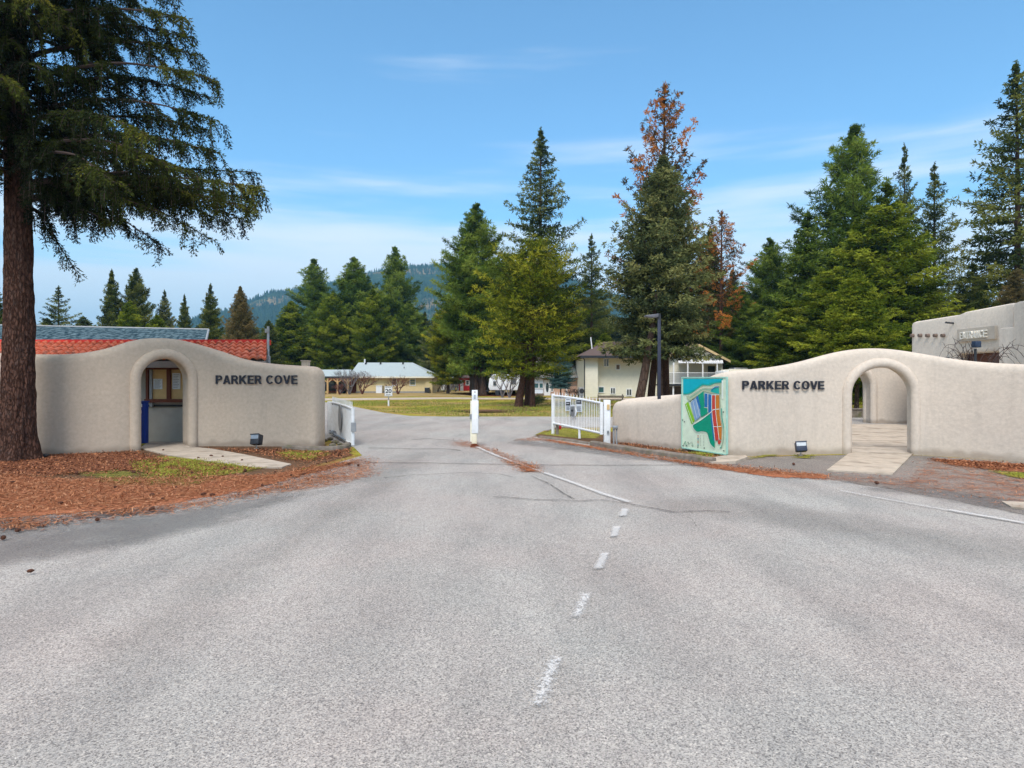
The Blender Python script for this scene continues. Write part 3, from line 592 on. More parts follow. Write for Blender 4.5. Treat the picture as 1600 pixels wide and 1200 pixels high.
# tile roof: wavy pans stepping in courses
def tile_roof(parent, x0, x1, y0, z0, y1, z1, rows=5, per=.20, mat=M_tile, skew=True):
    nx = int((x1 - x0) / per) * 10; xs = np.linspace(x0, x1, nx + 1); V = []; Fq = []
    L = math.hypot(y1 - y0, z1 - z0); ny, nz_ = -(z1 - z0) / L, (y1 - y0) / L; rg = np.random.default_rng(5); off = 0
    for r in range(rows):
        ph = rg.uniform(-.01, .01)
        wv = .06 * np.abs(np.cos(math.pi * (xs - x0) / per + ph)) ** 1.0 + .01 * np.sin(2 * math.pi * (xs - x0) / per)
        jit = np.repeat(rg.uniform(-.012, .012, nx // 10 + 2), 10)[:nx + 1]
        for e, (t, lift) in enumerate(((r / rows, .0), (r / rows, .06), ((r + 1.0) / rows + .02, .02))):
            yy = y0 + (y1 - y0) * t; zz = z0 + (z1 - z0) * t; h = (wv * (1 if e else .9)) + lift + (jit if e < 2 else 0)
            xe_ = x1 * yy / y0 if skew else x1; V.append(np.stack([x0 + (xs - x0) * (xe_ - x0) / (x1 - x0), yy + ny * h, zz + nz_ * h], 1))
        for e in range(2):
            a = np.arange(nx) + off + e * (nx + 1); Fq.append(np.stack([a, a + 1, a + nx + 2, a + nx + 1], 1))
        off += 3 * (nx + 1)
    o = np_mesh('roof', np.concatenate(V), np.concatenate(Fq), mat, parent, smooth=True); o.data.set_sharp_from_angle(angle=R(50)); return o
ye, ze, yr_, zr = Yo - .45, wz(563, Yo - .45), Yo + 1.0, wz(536, Yo + 1.0)
xr0 = wx(417, ye); xr = wx(417, yr_ - .1); tile_roof(office, xl, xr0, ye, ze, yr_, zr)
MB().box(xl, xr + .02, yr_ - .10, yr_ + .16, zr - .05, wz(530.5, yr_ - .1)).box(xl, xr + .02, yr_ - .16, yr_ - .1, zr - .06, zr + .03).build('ridge_cap', M_redcap, office)
MB().box(xl, xr0 - .02, ye - .02, ye + .03, ze - .19, ze - .02).build('gutter', M('gutter', (.24, .2, .18), (.2, .17, .15), 5, .5), office)
MB().prism([(xr0 - .08, ye + .04, ze - .06), (xr - .1, yr_ - .05, zr - .07), (xr - .1, yr_ - .05, 2.2), (xr0 - .08, ye + .04, 2.1)], (.05, 0, 0)).build('gable_end', M_kerb, office)
MB().prism([(xl, yr_ + .1, zr - .05), (xr - .1, yr_ + .1, zr - .05), (wx(400, Yo + 3.2), Yo + 3.2, zr - .5), (xl, Yo + 3.2, zr - .5)], (0, 0, -.1)).build('rear_roof', M_brownroof, office)
MB().box(xl, xe, ye + .04, Yo + .35, ze - .12, ze - .09).build('soffit', M_brownwall, office)
# notice board window seen through the arch
nb = thing('notice_board', 'red brown framed notice board with white papers, through the left arch', 'notice board', (wx(258, Yo), Yo + .3, 0))
Yb = Yo + .27
bx0, bx1, bx2, bx3 = wx(229.5, Yb), wx(232, Yb), wx(262, Yb), wx(268, Yb); b3 = wx(296, Yb); zt, zb = wz(577.5, Yb), wz(623.5, Yb)
fm = MB(); fm.box(bx0, bx1 + .02, Yb - .06, Yb + .03, zb - .07, zt + .05); fm.box(bx2, bx3, Yb - .06, Yb + .03, zb, zt); fm.box(b3, b3 + .09, Yb - .06, Yb + .03, zb - .07, zt + .05)
fm.box(bx0 - .03, b3 + .09, Yb - .08, Yb - .06, zb - .09, zb + .0); fm.box(bx1 + .02, b3, Yb - .06, Yb + .03, zt, zt + .05); fm.build('frame', M_wood, nb)
MB().box(bx1 + .02, bx2, Yb, Yb + .03, zb, zt).box(bx3, b3, Yb, Yb + .03, zb, zt).build('board', M_cork, nb)
for a, b, c, d in ((240, 254, 592, 608), (269.5, 282, 583, 608), (286, 294, 590, 604)):
    pm = MB().box(wx(a, Yb), wx(b, Yb), Yb - .012, Yb - .006, wz(d, Yb), wz(c, Yb)).build('paper', M_paper, nb)
    ln = MB()
    for k in range(9):
        z = wz(c, Yb) - (k + 1) * (wz(c, Yb) - wz(d, Yb)) / 10; ln.box(wx(a, Yb) + .03, wx(b, Yb) - .03 - .02 * (k % 3), Yb - .014, Yb - .013, z - .004, z + .004)
    ln.build('print_lines', M_dark, pm)
MB().box(wx(226, Yo), wx(230, Yo), Yo + .22, Yo + .34, .95, 2.2).build('corner_trim', M_plastic, office)
# white string lights under the eave
sl = thing('string_lights', 'short string of small white bulbs under the gatehouse eave', 'string lights', (wx(256, Yo), Yo - .1, 2.2))
pts = [P(235 + 40 * i / 20, 566 + 2.5 * abs(math.sin(i * math.pi / 5)), Yo - .25) for i in range(21)]
MB().tube(pts, .006, 4).build('wire', M_white, sl)
for i in (2, 6, 10, 14, 18):
    c = pts[i]; MB().tube([c - Vector((0, 0, .05)), c - Vector((0, 0, .03)), c - Vector((0, 0, .01)), c], [.008, .022, .018, .006], 6).build('bulb', M_white, sl)
# blue cabinet half hidden by the door jamb
bc = thing('newspaper_box', 'blue metal newspaper box just inside the left arch', 'newspaper box', (wx(222, 16.2), 16.3, 0))
def bxs(a, b, c, d, y0, y1): return MB().box(wx(a, 16.2), wx(b, 16.2), y0, y1, wz(d, 16.2), wz(c, 16.2))
bxs(206, 226.5, 628.5, 693, 16.2, 16.38).build('body', M_blue, bc, bevel=.02)
bxs(205, 227, 626.5, 628.4, 16.17, 16.40).build('lid', M_blue, bc)
bxs(209, 225, 655, 690, 16.185, 16.2).build('door', M('deep_blue', (.018, .045, .27), (.012, .035, .2), 4, .4), bc)
bxs(211, 222, 631, 636, 16.18, 16.2).build('label_plate', M_white, bc); bxs(214, 221, 641, 646, 16.18, 16.2).build('label_plate', M_white, bc)
# blue slate roofed building behind
Ys = 30
sb = thing('community_hall', 'long building with blue grey speckled shingle roof behind the red tile roof', 'building', (wx(190, Ys), Ys, 0))
x0, x1 = wx(-120, Ys), wx(326, Ys)
MB().box(x0 + .3, wx(316, Ys + 5), Ys + .5, Ys + 5, 0, wz(538, Ys)).build('wall', M_brownwall, sb)
roof_slab(sb, [(x0, Ys, wz(540, Ys)), (wx(320, Ys), Ys, wz(540, Ys)), (wx(326, Ys + 4), Ys + 4, wz(515, Ys + 4)), (x0, Ys + 4, wz(508, Ys + 4))], .12, M_slate)
roof_slab(sb, [(x0, Ys + 4, wz(508, Ys + 4)), (wx(326, Ys + 4), Ys + 4, wz(515, Ys + 4)), (wx(318, Ys + 8), Ys + 8, 2.8), (x0, Ys + 8, 2.9)], .12, M_slate)
MB().tube([(x0, Ys + 4, wz(508, Ys + 4)), (wx(326, Ys + 4), Ys + 4, wz(515, Ys + 4))], .06, 6).build('ridge_cap', M_plastic, sb)
MB().tube([(wx(320, Ys), Ys, wz(540, Ys)), (wx(326, Ys + 4), Ys + 4, wz(515, Ys + 4))], .05, 5).build('verge_trim', M_plastic, sb)
# grey vent pole at the end of the tile roof
vp = thing('utility_pole', 'thin grey metal mast with small box at the gatehouse roof corner', 'mast', (wx(419, 17.2), 17.2, 0))
MB().tube([(wx(419, 17.2), 17.2, 0), (wx(419, 17.2), 17.2, wz(510, 17.2))], .035, 8).build('pole', M_steel, vp)
MB().box(wx(417.5, 17.2), wx(422.5, 17.2), 17.1, 17.22, wz(571, 17.2), wz(556, 17.2)).build('junction_box', M_plastic, vp, bevel=.01)
MB().box(wx(415.5, 17.2), wx(421, 17.2), 17.12, 17.2, wz(520, 17.2), wz(514, 17.2)).build('bracket', M_plastic, vp)
cp = tag(MB().box(wx(471, 17.5), wx(481, 17.5), 17.5, 17.7, .0, wz(564.5, 17.5)).box(wx(470, 17.5), wx(482, 17.5), 17.47, 17.73, wz(564.5, 17.5), wz(563, 17.5)).build('service_pedestal', MS, None), 'narrow tan post cap poking above the left wall end', 'post')

# --- ENTRANCE building, facade on the plane x = XF
XF = 14.0
def FY(px): return XF * F / (px - 800)
def FZ(px, py): return wz(py, FY(px))
eb = thing('stucco_building', 'large pale stucco building with ENTRANCE sign and protruding beam ends', 'building', (XF, 20, 0))
def fblock(mb, y0, y1, z1, x0=XF, x1=XF + 9): mb.box(x0, x1, y0, y1, 0, z1)
ztop = FZ(1422, 503)
b = MB(); oy0, oy1 = FY(1568), FY(1494); oz = (FZ(1494, 553) + FZ(1568, 550)) / 2
# facade as an outline with the doorway cut out of it, extruded inwards
prof = [(17.9, 0), (oy0, 0), (oy0, oz), (oy1, oz), (oy1, 0), (22.5, 0), (22.5, ztop)] + [(22.5 - .3 * k, ztop + .0) for k in (1,)] + [(20.2, ztop + .02), (19.9, ztop + .08), (17.9, ztop + .14)]
b.prism([(XF, y, z) for y, z in prof], (.45, 0, 0)); b.box(XF + .45, XF + 9, 22.2, 22.5, 0, ztop - .05).box(XF + 8.6, XF + 9, 14, 22.2, 0, ztop - .05).box(XF + .45, XF + 8.6, 14.2, 22.2, ztop - .6, ztop - .3)
b.build('facade', MSB, eb, bevel=.14)
MB().box(XF - .30, XF + 8.8, 12.0, 17.55, 0, ztop + .10).build('wing', MSB, eb, bevel=.12)
MB().box(XF - .22, XF + .2, 17.1, 18.15, 0, FZ(1580, 512)).build('pilaster', MSB, eb, bevel=.07)
MB().box(wx(1598, 16.8), wx(1598, 16.8) + 1.0, 15.9, 16.8, 0, wz(365, 15.9)).build('chimney', MSB, eb, bevel=.08)
MB().box(XF + .46, XF + .6, oy0 - .2, oy1 + .2, 0, oz + .1).build('recess_wall', M('recess_brown', (.16, .07, .045), (.12, .05, .035), 4, .8), eb)
dr = MB().box(XF + .4, XF + .459, oy0 + .1, oy0 + 1.15, 0, oz - .3).build('door', M_wood, eb)
for k in range(5):
    y = FY(1427.5 + k * 12); z = FZ(1427.5 + k * 12, 523.5)
    MB().tube([(XF + .1, y, z), (XF - .10, y, z - .02)], .06, 10).build('beam_end', M_brownwall, eb, smooth=True)
sy0, sy1 = FY(1559), FY(1500); sz0, sz1 = FZ(1530, 532), FZ(1530, 512)
sg = MB().prism([(XF - .09, sy1, sz0), (XF - .09, sy0, sz0), (XF - .09, sy0, sz1), (XF - .09, sy1, sz1)], (.1, 0, 0)).build('sign_board', M('sign_stucco', (.50, .44, .37), (.44, .39, .33), 4, .9), eb)
sign_letters('lettering', 'ENTRANCE', (XF - .092, FY(1507), sz0 + .07), (0, -1, 0), (0, 0, 1), FY(1507) - FY(1548), sz1 - sz0 - .16, .06, M('letter_pale', (.80, .76, .68), (.72, .68, .6), 9, .7), sg)
MB().box(XF - .12, XF, FY(1484) , FY(1481), FZ(1482, 563) - .25, FZ(1482, 563) + .1).build('wall_lantern', M_dark, eb)
MB().tube([(XF, FY(1490), FZ(1490, 505)), (XF - .25, FY(1490), FZ(1490, 505) + .02), (XF - .3, FY(1490) - .1, FZ(1490, 504))], .03, 6).build('spotlight', M_dark, eb)
# blue black floodlight on a stalk among the twigs
fl = thing('lamp_post', 'dark floodlight on a pole among bare arching stems before the ENTRANCE sign', 'light', (wx(1524, 15.6), 15.6, 0))
MB().tube([(wx(1524, 15.6), 15.6, 0), (wx(1524, 15.6), 15.6, wz(545, 15.6))], .03, 8).build('pole', M_dark, fl)
MB().box(wx(1520, 15.6), wx(1529, 15.6), 15.5, 15.66, wz(543, 15.6), wz(533, 15.6)).build('lamp_head', M('lamp_navy', (.03, .05, .09), (.02, .035, .07), 8, .5), fl, bevel=.015)
# arching climber stems
cl = thing('bare_climber', 'bare climbing rose with arching stems behind the right wall', 'plant', (wx(1520, 15.9), 15.9, 0))
rnd = random.Random(8); mb = MB()
root0 = Vector((wx(1522, 15.9), 15.9, .9))
for k in range(20):
    tx = rnd.uniform(1455, 1625) if k > 5 else (1465, 1480, 1600, 1608, 1590, 1575)[k]; ty = rnd.uniform(556, 590); d = P(tx, ty, 15.9 + rnd.uniform(-.5, .5)); apex = root0.lerp(d, .5); apex.z = P(0, rnd.uniform(500, 545), 15.9).z + .35
    p0 = root0 + Vector((rnd.uniform(-.12, .12), rnd.uniform(-.1, .1), 0)); pts = []
    for i in range(15):
        t = i / 14; pts.append(p0 * (1 - t) ** 2 + apex * 2 * t * (1 - t) + d * t * t + Vector((rnd.uniform(-.01, .01),) * 3))
    mb.tube(pts, [.010 - .007 * i / 14 for i in range(15)], 5)
    for i in (5, 8, 11):
        q = pts[i]; e = q + Vector((rnd.uniform(-.25, .25), rnd.uniform(-.1, .1), rnd.uniform(.05, .25))); mb.tube([q, q.lerp(e, .5) + Vector((0, 0, .03)), e], [.007, .005, .003], 4)
mb.tube([root0 - Vector((0, 0, .95)), root0], [.05, .04], 6)
mb.build('stem', M_twig, cl)

# --- yellow bungalow
Yh = 77
yh = thing('bungalow', 'pale yellow bungalow with light grey hipped roof at the far side of the lawn', 'house', (wx(610, Yh), Yh, 0))
X = lambda p: wx(p, Yh); Z = lambda p: wz(p, Yh)
mb = MB(); lap(mb, X(557), X(676), 0, Z(588.5), Yh); mb.box(X(557), X(676), Yh + .02, Yh + 9, 0, Z(589)); mb.build('wall', M_yellow, yh)
mb = MB(); lap(mb, X(665.5), X(676), 0, Z(589), Yh - .25); mb.box(X(665.5), X(676), Yh - .22, Yh, 0, Z(589)); mb.build('bay', M_yellow, yh)
MB().box(X(556), X(677), Yh - .06, Yh, -.02, .22).build('plinth', M_foundation, yh)
ez, rz = Z(588.6), wz(566.5, Yh + 4)
e0, e1, r0, r1 = X(546), X(680), wx(560, Yh + 4), wx(645, Yh + 4); yf, yb = Yh - .7, Yh + 9.5; mid = .45
roof = MB(); th = .14
mA = (wx(662, Yh + 2), Yh + 2.2, ez + (rz - ez) * .42)
V = [(e0, yf, ez), (e1, yf, ez), mA, (r1, Yh + 4, rz), (r0, Yh + 4, rz), (e1, yb, ez), (e0, yb, ez)]
roof.add(V, [(0, 1, 2, 3, 4), (1, 5, 2), (5, 3, 2), (5, 6, 4, 3), (6, 0, 4)]); roof.add([(e0, yf, ez - th), (e1, yf, ez - th), (e1, yb, ez - th), (e0, yb, ez - th)], [(3, 2, 1, 0)])
roof.build('roof', M_greyroof, yh)
MB().box(e0, e1, yf - .03, yf, ez - .16, ez + .02).build('fascia', M_cream, yh)
window(yh, X(641), X(648.5), Z(602), Z(592), Yh, M_tealglass); window(yh, X(613.5), X(619), Z(602), Z(592), Yh)
for p, w_ in ((572, 1.2), (595, 1), (630, 1)): MB().box(wx(p - w_, Yh + 3.6), wx(p + w_, Yh + 3.6), Yh + 3.3, Yh + 3.7, rz - .25, rz - .02).build('roof_vent', M_dark, yh)
MB().tube([(wx(570, Yh + 3.6), Yh + 3.6, rz - .3), (wx(570, Yh + 3.6), Yh + 3.6, wz(561, Yh + 3.6))], .1, 8).build('chimney_pipe', M_white, yh)
MB().tube([(X(627), Yh + 2, ez + .5), (X(627), Yh + 2, wz(573, Yh + 2))], .06, 6).build('vent_pipe', M_steel, yh)
ub = tag(MB().box(X(590), X(599), Yh - .9, Yh - .1, 0, Z(603)).box(X(589.6), X(599.4), Yh - .95, Yh - .05, Z(603), Z(602.3)).build('utility_box', M_paper, None), 'white utility cabinet against the yellow bungalow wall', 'utility box')
ac = thing('air_conditioner', 'dark grey air conditioner at the right end of the yellow bungalow', 'air conditioner', (X(669), Yh - .8, 0))
MB().box(X(665.5), X(672.5), Yh - 1.1, Yh - .5, .05, Z(606)).build('housing', M_dark, ac); MB().box(X(665), X(673), Yh - 1.15, Yh - .45, Z(606), Z(605.4)).build('grille', M_steel, ac)
# open carport
ca = thing('carport', 'open carport with pale roof and braced timber posts beside the yellow bungalow', 'carport', (wx(520, 72), 72, 0))
X2 = lambda p: wx(p, 72); Z2 = lambda p: wz(p, 72)
roof_slab(ca, [(X2(488), 72, Z2(589)), (X2(549), 72, Z2(589)), (wx(549, 76), 76, wz(577.5, 76)), (wx(486, 76), 76, wz(577.5, 76))], .12, M_greyroof)
MB().box(X2(488), X2(549), 71.95, 72, Z2(590.5), Z2(588)).build('fascia', M_dark, ca)
for p in (497, 511.5, 527, 543):
    mb = MB(); mb.box(X2(p) - .09, X2(p) + .09, 72.05, 72.23, 0, Z2(590)); zt_ = Z2(590.4)
    for s_ in (-1, 1): mb.prism([(X2(p), 72.1, zt_ - .62), (X2(p), 72.1, zt_ - .48), (X2(p) + s_ * .55, 72.1, zt_ + .0), (X2(p) + s_ * .62, 72.1, zt_ - .1)], (0, .08, 0))
    mb.build('post', M_post, ca)
MB().box(X2(490), X2(549), 77.5, 77.6, 0, Z2(590)).build('back_wall', M('rusty_boards', (.22, .07, .035), (.15, .05, .03), 6, .85), ca)
# simple car shape generator
def car(name, label, x, y, L, hh, mat, heading=0, group=None):
    r_ = thing(name, label, 'car', (x, y, 0), group); M4 = Matrix.Translation((x, y, 0)) @ Matrix.Rotation(heading, 4, 'Z')
    pr = [(-.5, .28), (-.5, .62), (-.46, .66), (-.26, .70), (-.14, .98), (.2, 1.0), (.36, .72), (.48, .66), (.5, .5), (.5, .28), (.38, .22), (-.38, .22)]
    W = .86; mb = MB(); mb.prism([M4 @ Vector((a * L, -W, b_ * hh)) for a, b_ in pr], M4.to_3x3() @ Vector((0, 2 * W, 0))); mb.build('body', mat, r_, bevel=.05)
    gl = [(-.24, .71), (-.14, .94), (.19, .95), (.33, .72)]
    for s_ in (-1, 1): MB().prism([M4 @ Vector((a * L, s_ * (W + .012), b_ * hh)) for a, b_ in gl], M4.to_3x3() @ Vector((0, .01, 0))).build('side_window', M_glass, r_)
    for a in (-.3, .3):
        for s_ in (-1, 1):
            wh = MB().tube([M4 @ Vector((a * L, s_ * (W - .2), .31)), M4 @ Vector((a * L, s_ * (W + .03), .31))], .31, 16).build('wheel', M_dark, r_)
            MB().tube([M4 @ Vector((a * L, s_ * (W + .02), .31)), M4 @ Vector((a * L, s_ * (W + .045), .31))], .18, 10).build('rim', M_steel, wh)
    for s_ in (-.6, .6): MB().prism([M4 @ Vector((.5 * L, s_ - .15, .52 * hh)), M4 @ Vector((.5 * L, s_ + .15, .52 * hh)), M4 @ Vector((.5 * L, s_ + .15, .6 * hh)), M4 @ Vector((.5 * L, s_ - .15, .6 * hh))], M4.to_3x3() @ Vector((.02, 0, 0))).build('headlight', M_paper, r_)
    return r_
car('parked_car', 'dark car parked under the open carport', wx(518, 74.5), 74.5, 4.2, 1.5, M('car_black', (.02, .022, .03), (.03, .032, .04), 3, .25))
# --- cream two storey house
Yc = 60; X = lambda p: wx(p, Yc); Z = lambda p: wz(p, Yc)
ch = thing('split_level_house', 'cream sided split-level house with brown roof and balcony behind the right gate', 'house', (X(1010), Yc, 0))
mb = MB(); lap(mb, X(933), X(1031), -.1, Z(557.5), Yc, .22, .024); mb.box(X(933), X(1031), Yc + .01, Yc + 9, -.1, Z(558)); mb.build('wall', M_cream, ch)
mb = MB(); lap(mb, X(912), X(932), -.1, Z(557.5), Yc - 1, .22, .024); mb.box(X(912), X(932), Yc - .99, Yc + 8, -.1, Z(558)); mb.build('projecting_wall', M_cream, ch)
MB().tube([(X(911.3), Yc - 1.05, -.1), (X(911.3), Yc - 1.05, Z(563)), (X(908.5), Yc - 1.4, Z(558.5))], .05, 6).build('downpipe', M_dark, ch)
ev = Z(557); rg_ = wz(534, Yc + 4)
roof = MB(); V = [(X(904), Yc - 1.8, ev), (X(1036), Yc - 1.8, ev), (X(1036), Yc + 4, rg_), (wx(944, Yc + 4), Yc + 4, rg_), (X(904), Yc + 9.6, ev), (X(1036), Yc + 9.6, ev)]
roof.add(V, [(0, 1, 2, 3), (0, 3, 4), (4, 3, 2, 5)]); roof.add([(X(904), Yc - 1.8, ev - .16), (X(1036), Yc - 1.8, ev - .16), (X(1036), Yc + 9.6, ev - .16), (X(904), Yc + 9.6, ev - .16)], [(3, 2, 1, 0)]); roof.build('roof', M_brownroof, ch)
MB().box(X(904), X(1036), Yc - 1.86, Yc - 1.8, ev - .2, ev + .02).build('gutter', M_dark, ch)
MB().tube([(wx(925, Yc + 1.5), Yc + 1.5, ev + .8), (wx(923, Yc + 1.5), Yc + 1.5, ev + 1.9)], .06, 6).build('vent_pipe', M_white, ch)
for a, b_, c, d, m_, gm in ((944, 950.5, 561, 572, 1, M_glass), (935.5, 943, 605, 613, 0, M_tealglass), (954.5, 960.5, 606.5, 615, 1, M_glass), (979.5, 986, 608.5, 617.5, 1, M_glass), (963, 968, 570, 577, 0, M_brownwall)):
    window(ch, X(a), X(b_), Z(d), Z(c), Yc - .03, gm, mull=m_)
# gabled right part with balcony
Yg = Yc - 1.2; XG = lambda p: wx(p, Yg); ZG = lambda p: wz(p, Yg)
mb = MB(); lap(mb, XG(1031), XG(1129), ZG(602), ZG(562), Yg, .22, .024)
ap = XG(1082); zap = ZG(537); zev = ZG(562)
mb.prism([(XG(1031), Yg, zev), (XG(1129), Yg, zev), (XG(1129), Yg + 8, zev)], (0, 0, .01)); mb.prism([(XG(1034), Yg, zev + .02), (XG(1129), Yg, zev + .02), (ap, Yg, zap - .1)], (0, 8, 0)); mb.box(XG(1031), XG(1129), Yg + .02, Yg + 8, -.1, zev)
mb.build('gable_wall', M_cream, ch)
for s_, xa in ((1, XG(1137)), (-1, XG(1027))):
    roof_slab(ch, [(ap, Yg - .7, zap + .12), (xa, Yg - .7, zev - .1), (xa, Yg + 8.5, zev - .1), (ap, Yg + 8.5, zap + .12)], .14, M_brownroof, 'gable_roof')
    MB().prism([(ap, Yg - .78, zap + .14), (xa, Yg - .78, zev - .08), (xa, Yg - .78, zev - .3), (ap, Yg - .78, zap - .1)], (0, .07, 0)).build('barge_board', M('barge_tan', (.55, .4, .2), (.48, .35, .18), 5, .7), ch)
lowd = MB(); lap(lowd, XG(1031), XG(1129), -.1, ZG(604), Yg - .03, .2); lowd.build('lower_wall', M_brownwall, ch)
Yd = Yg - 2.2; XD = lambda p: wx(p, Yd); ZD = lambda p: wz(p, Yd)
MB().box(XD(1033), XD(1131), Yd, Yg, ZD(603), ZD(600)).build('deck', M_dark, ch)
roof_slab(ch, [(XD(1060), Yd, ZD(566.5)), (XD(1130), Yd, ZD(566.5)), (XG(1129), Yg, ZG(561)), (XG(1060), Yg, ZG(561))], .06, M_awn, 'awning')
for k in range(13): p = 1092 + k * 2.9; MB().box(XD(p), XD(p + 1.4), Yd - .02, Yd, ZD(568.6), ZD(567)).build('awning_scallop', M_awn, ch)
for p in (1052, 1074, 1097.5, 1120): MB().box(XD(p), XD(p) + .1, Yd + .02, Yd + .12, ZD(600), ZD(566.5)).build('porch_post', M_white, ch)
for p in (1052, 1098): MB().box(XD(p), XD(p) + .12, Yd + .2, Yd + .32, -.1, ZD(603)).build('deck_post', M_white, ch)
rail = MB(); rail.box(XD(1034), XD(1131), Yd + .04, Yd + .1, ZD(582.8), ZD(582)); rail.box(XD(1034), XD(1131), Yd + .04, Yd + .1, ZD(599), ZD(598.3))
rn = MB()
for k in range(80):
    p = 1034 + k * 97 / 79; rn.box(XD(p), XD(p) + .03, Yd + .055, Yd + .085, ZD(598.3), ZD(582.8))
rl = rail.build('balcony_railing', M_white, ch); rn.build('baluster', M_plastic, rl)
MB().box(XG(1106), XG(1117), Yg - .05, Yg - .02, ZG(599), ZG(572)).build('balcony_door', M_glass, ch)
hp = thing('heat_pump', 'grey heat pump beside the left corner of the cream house', 'heat pump', (wx(908, 57), 57, 0))
MB().box(wx(904.5, 57), wx(912, 57), 57, 57.5, wz(618, 57), wz(605, 57)).build('housing', M_plastic, hp, bevel=.03); MB().tube([(wx(909, 57), 56.98, wz(611, 57)), (wx(909, 57), 57.02, wz(611, 57))], .22, 14).build('fan_grille', M_dark, hp); MB().box(wx(905, 57), wx(911.5, 57), 57.1, 57.4, 0, wz(618, 57)).build('stand', M_steel, hp)
# timber fence under the house
tf = tag(MB().box(wx(935, 50), wx(975, 50), 50, 50.06, wz(621.5, 50), wz(618, 50)).box(wx(934, 50), wx(935, 50), 49.95, 50.1, 0, wz(616.5, 50)).box(wx(972, 50), wx(973.6, 50), 49.95, 50.1, 0, wz(616, 50)).box(wx(935, 50), wx(975, 50), 50, 50.04, wz(627, 50), wz(624, 50)).build('rail_fence', M_kerb, None), 'weathered plank rail fence in front of the cream house', 'fence')
# --- peach bungalow with white door
Yp = 66; X = lambda p: wx(p, Yp); Z = lambda p: wz(p, Yp)
pk = thing('bungalow', 'peach sided bungalow with white oval-glass door and grey roof', 'house', (X(870), Yp, 0))
MB().box(X(829), X(912), Yp, Yp + 8, -.1, Z(590)).build('wall', M_pink, pk)
mb = MB(); lap(mb, X(829), X(848.8), 0, Z(588), Yp - .25); mb.box(X(829), X(848.8), Yp - .24, Yp, 0, Z(588)); mb.build('front_wall', M_paper, pk)
roof_slab(pk, [(X(825), Yp - .8, Z(589)), (X(916), Yp - .8, Z(589)), (wx(893, Yp + 4), Yp + 4, wz(555, Yp + 4)), (wx(838, Yp + 4), Yp + 4, wz(555, Yp + 4))], .14, M_tanroof)
MB().box(X(825), X(916), Yp - .86, Yp - .8, Z(590.3), Z(588.3)).build('gutter', M_plastic, pk)
window(pk, X(833), X(841), Z(606), Z(599), Yp - .3, M_tealglass, mull=0); window(pk, X(842.8), X(848), Z(606), Z(599), Yp - .3, M_tealglass)
dd = MB().box(X(850), X(860), Yp - .12, Yp - .02, 0, Z(594)).build('door', M_white, pk); mb = MB(); c = Vector((X(855), Yp - .13, Z(605.5)))
mb.prism([c + Vector((.15 * math.cos(a), 0, .5 * math.sin(a))) for a in [i * math.pi / 10 for i in range(20)]], (0, .012, 0)); mb.build('oval_window', M_glass, dd)
window(pk, X(861.5), X(863.5), Z(611), Z(598), Yp - .03)
MB().box(X(884), X(886.5), Yp - .06, Yp, 0, Z(590)).build('corner_trim', M_white, pk)
fb = tag(MB().box(X(830), X(849), Yp - 1.3, Yp - .5, 0, .22).build('planter_box', M_brownwall, None), 'low brown planter box under the front window', 'planter')
# --- trailer, red shed, brown shed, sheds on the left
Yt = 64; X = lambda p: wx(p, Yt); Z = lambda p: wz(p, Yt)
tv = thing('travel_trailer', 'white travel trailer parked behind the bare shrub on the lawn', 'trailer', (X(784), Yt, 0))
mb = MB(); mb.prism([(X(765), Yt, .55), (X(763), Yt, .9), (X(764.5), Yt, 1.7), (X(770), Yt, Z(585)), (X(812), Yt, Z(585)), (X(813), Yt, .55)], (0, 2.3, 0)); mb.build('body', M_white, tv, bevel=.08)
window(tv, X(771), X(775), Z(602), Z(596), Yt - .02, name='window', frame=M_steel, fw=.03); window(tv, X(798), X(806), Z(600), Z(592), Yt - .02, frame=M_steel, fw=.03)
MB().box(X(784), X(789), Yt - .03, Yt - .01, .6, Z(591)).build('door', M_paper, tv)
for p in (778, 784): MB().tube([(X(p), Yt + .05, .3), (X(p), Yt + .3, .3)], .3, 12).build('wheel', M_dark, tv)
MB().box(X(758), X(765), Yt + .9, Yt + 1.0, .45, .55).build('hitch', M_dark, tv)
Yr = 92; X = lambda p: wx(p, Yr); Z = lambda p: wz(p, Yr)
rs = thing('shed', 'small red shed with white trim at the far end of the lawn', 'shed', (X(725), Yr, 0))
MB().box(X(717), X(738), Yr, Yr + 4, 0, Z(591)).build('wall', M_red, rs)
MB().prism([(X(716), Yr - .4, Z(591)), (X(739), Yr - .4, Z(591)), (X(739), Yr + 2, Z(584)), (X(716), Yr + 2, Z(584))], (0, 0, .12)).build('roof', M_brownroof, rs)
window(rs, X(728.5), X(732.5), Z(601), Z(595), Yr, fw=.1); MB().box(X(713), X(717), Yr + .2, Yr + 3, 0, Z(595)).build('lean_to', M_white, rs); MB().box(X(719), X(724), Yr - .05, Yr, 0, Z(594)).build('door', M_white, rs)
Yk = 76; X = lambda p: wx(p, Yk); Z = lambda p: wz(p, Yk)
bs = thing('shed', 'weathered taupe shed directly behind the white centre post', 'shed', (X(742), Yk, 0))
mb = MB(); lap(mb, X(733.5), X(750), 0, Z(587), Yk); mb.box(X(733.5), X(762), Yk + .01, Yk + 4, 0, Z(587)); mb.build('wall', M('weathered', (.34, .25, .2), (.27, .2, .165), 7, .9), bs)
MB().prism([(X(732), Yk - .3, Z(587.5)), (X(764), Yk - .3, Z(587.5)), (X(764), Yk + 2, Z(581)), (X(732), Yk + 2, Z(581))], (0, 0, .12)).build('roof', M_tanroof, bs)
window(bs, X(754), X(760), Z(601), Z(592), Yk, M_brownwall, M_cream)
ps = thing('shed', 'grey roofed shed between bare shrubs right of the yellow bungalow', 'shed', (wx(697, 96), 96, 0))
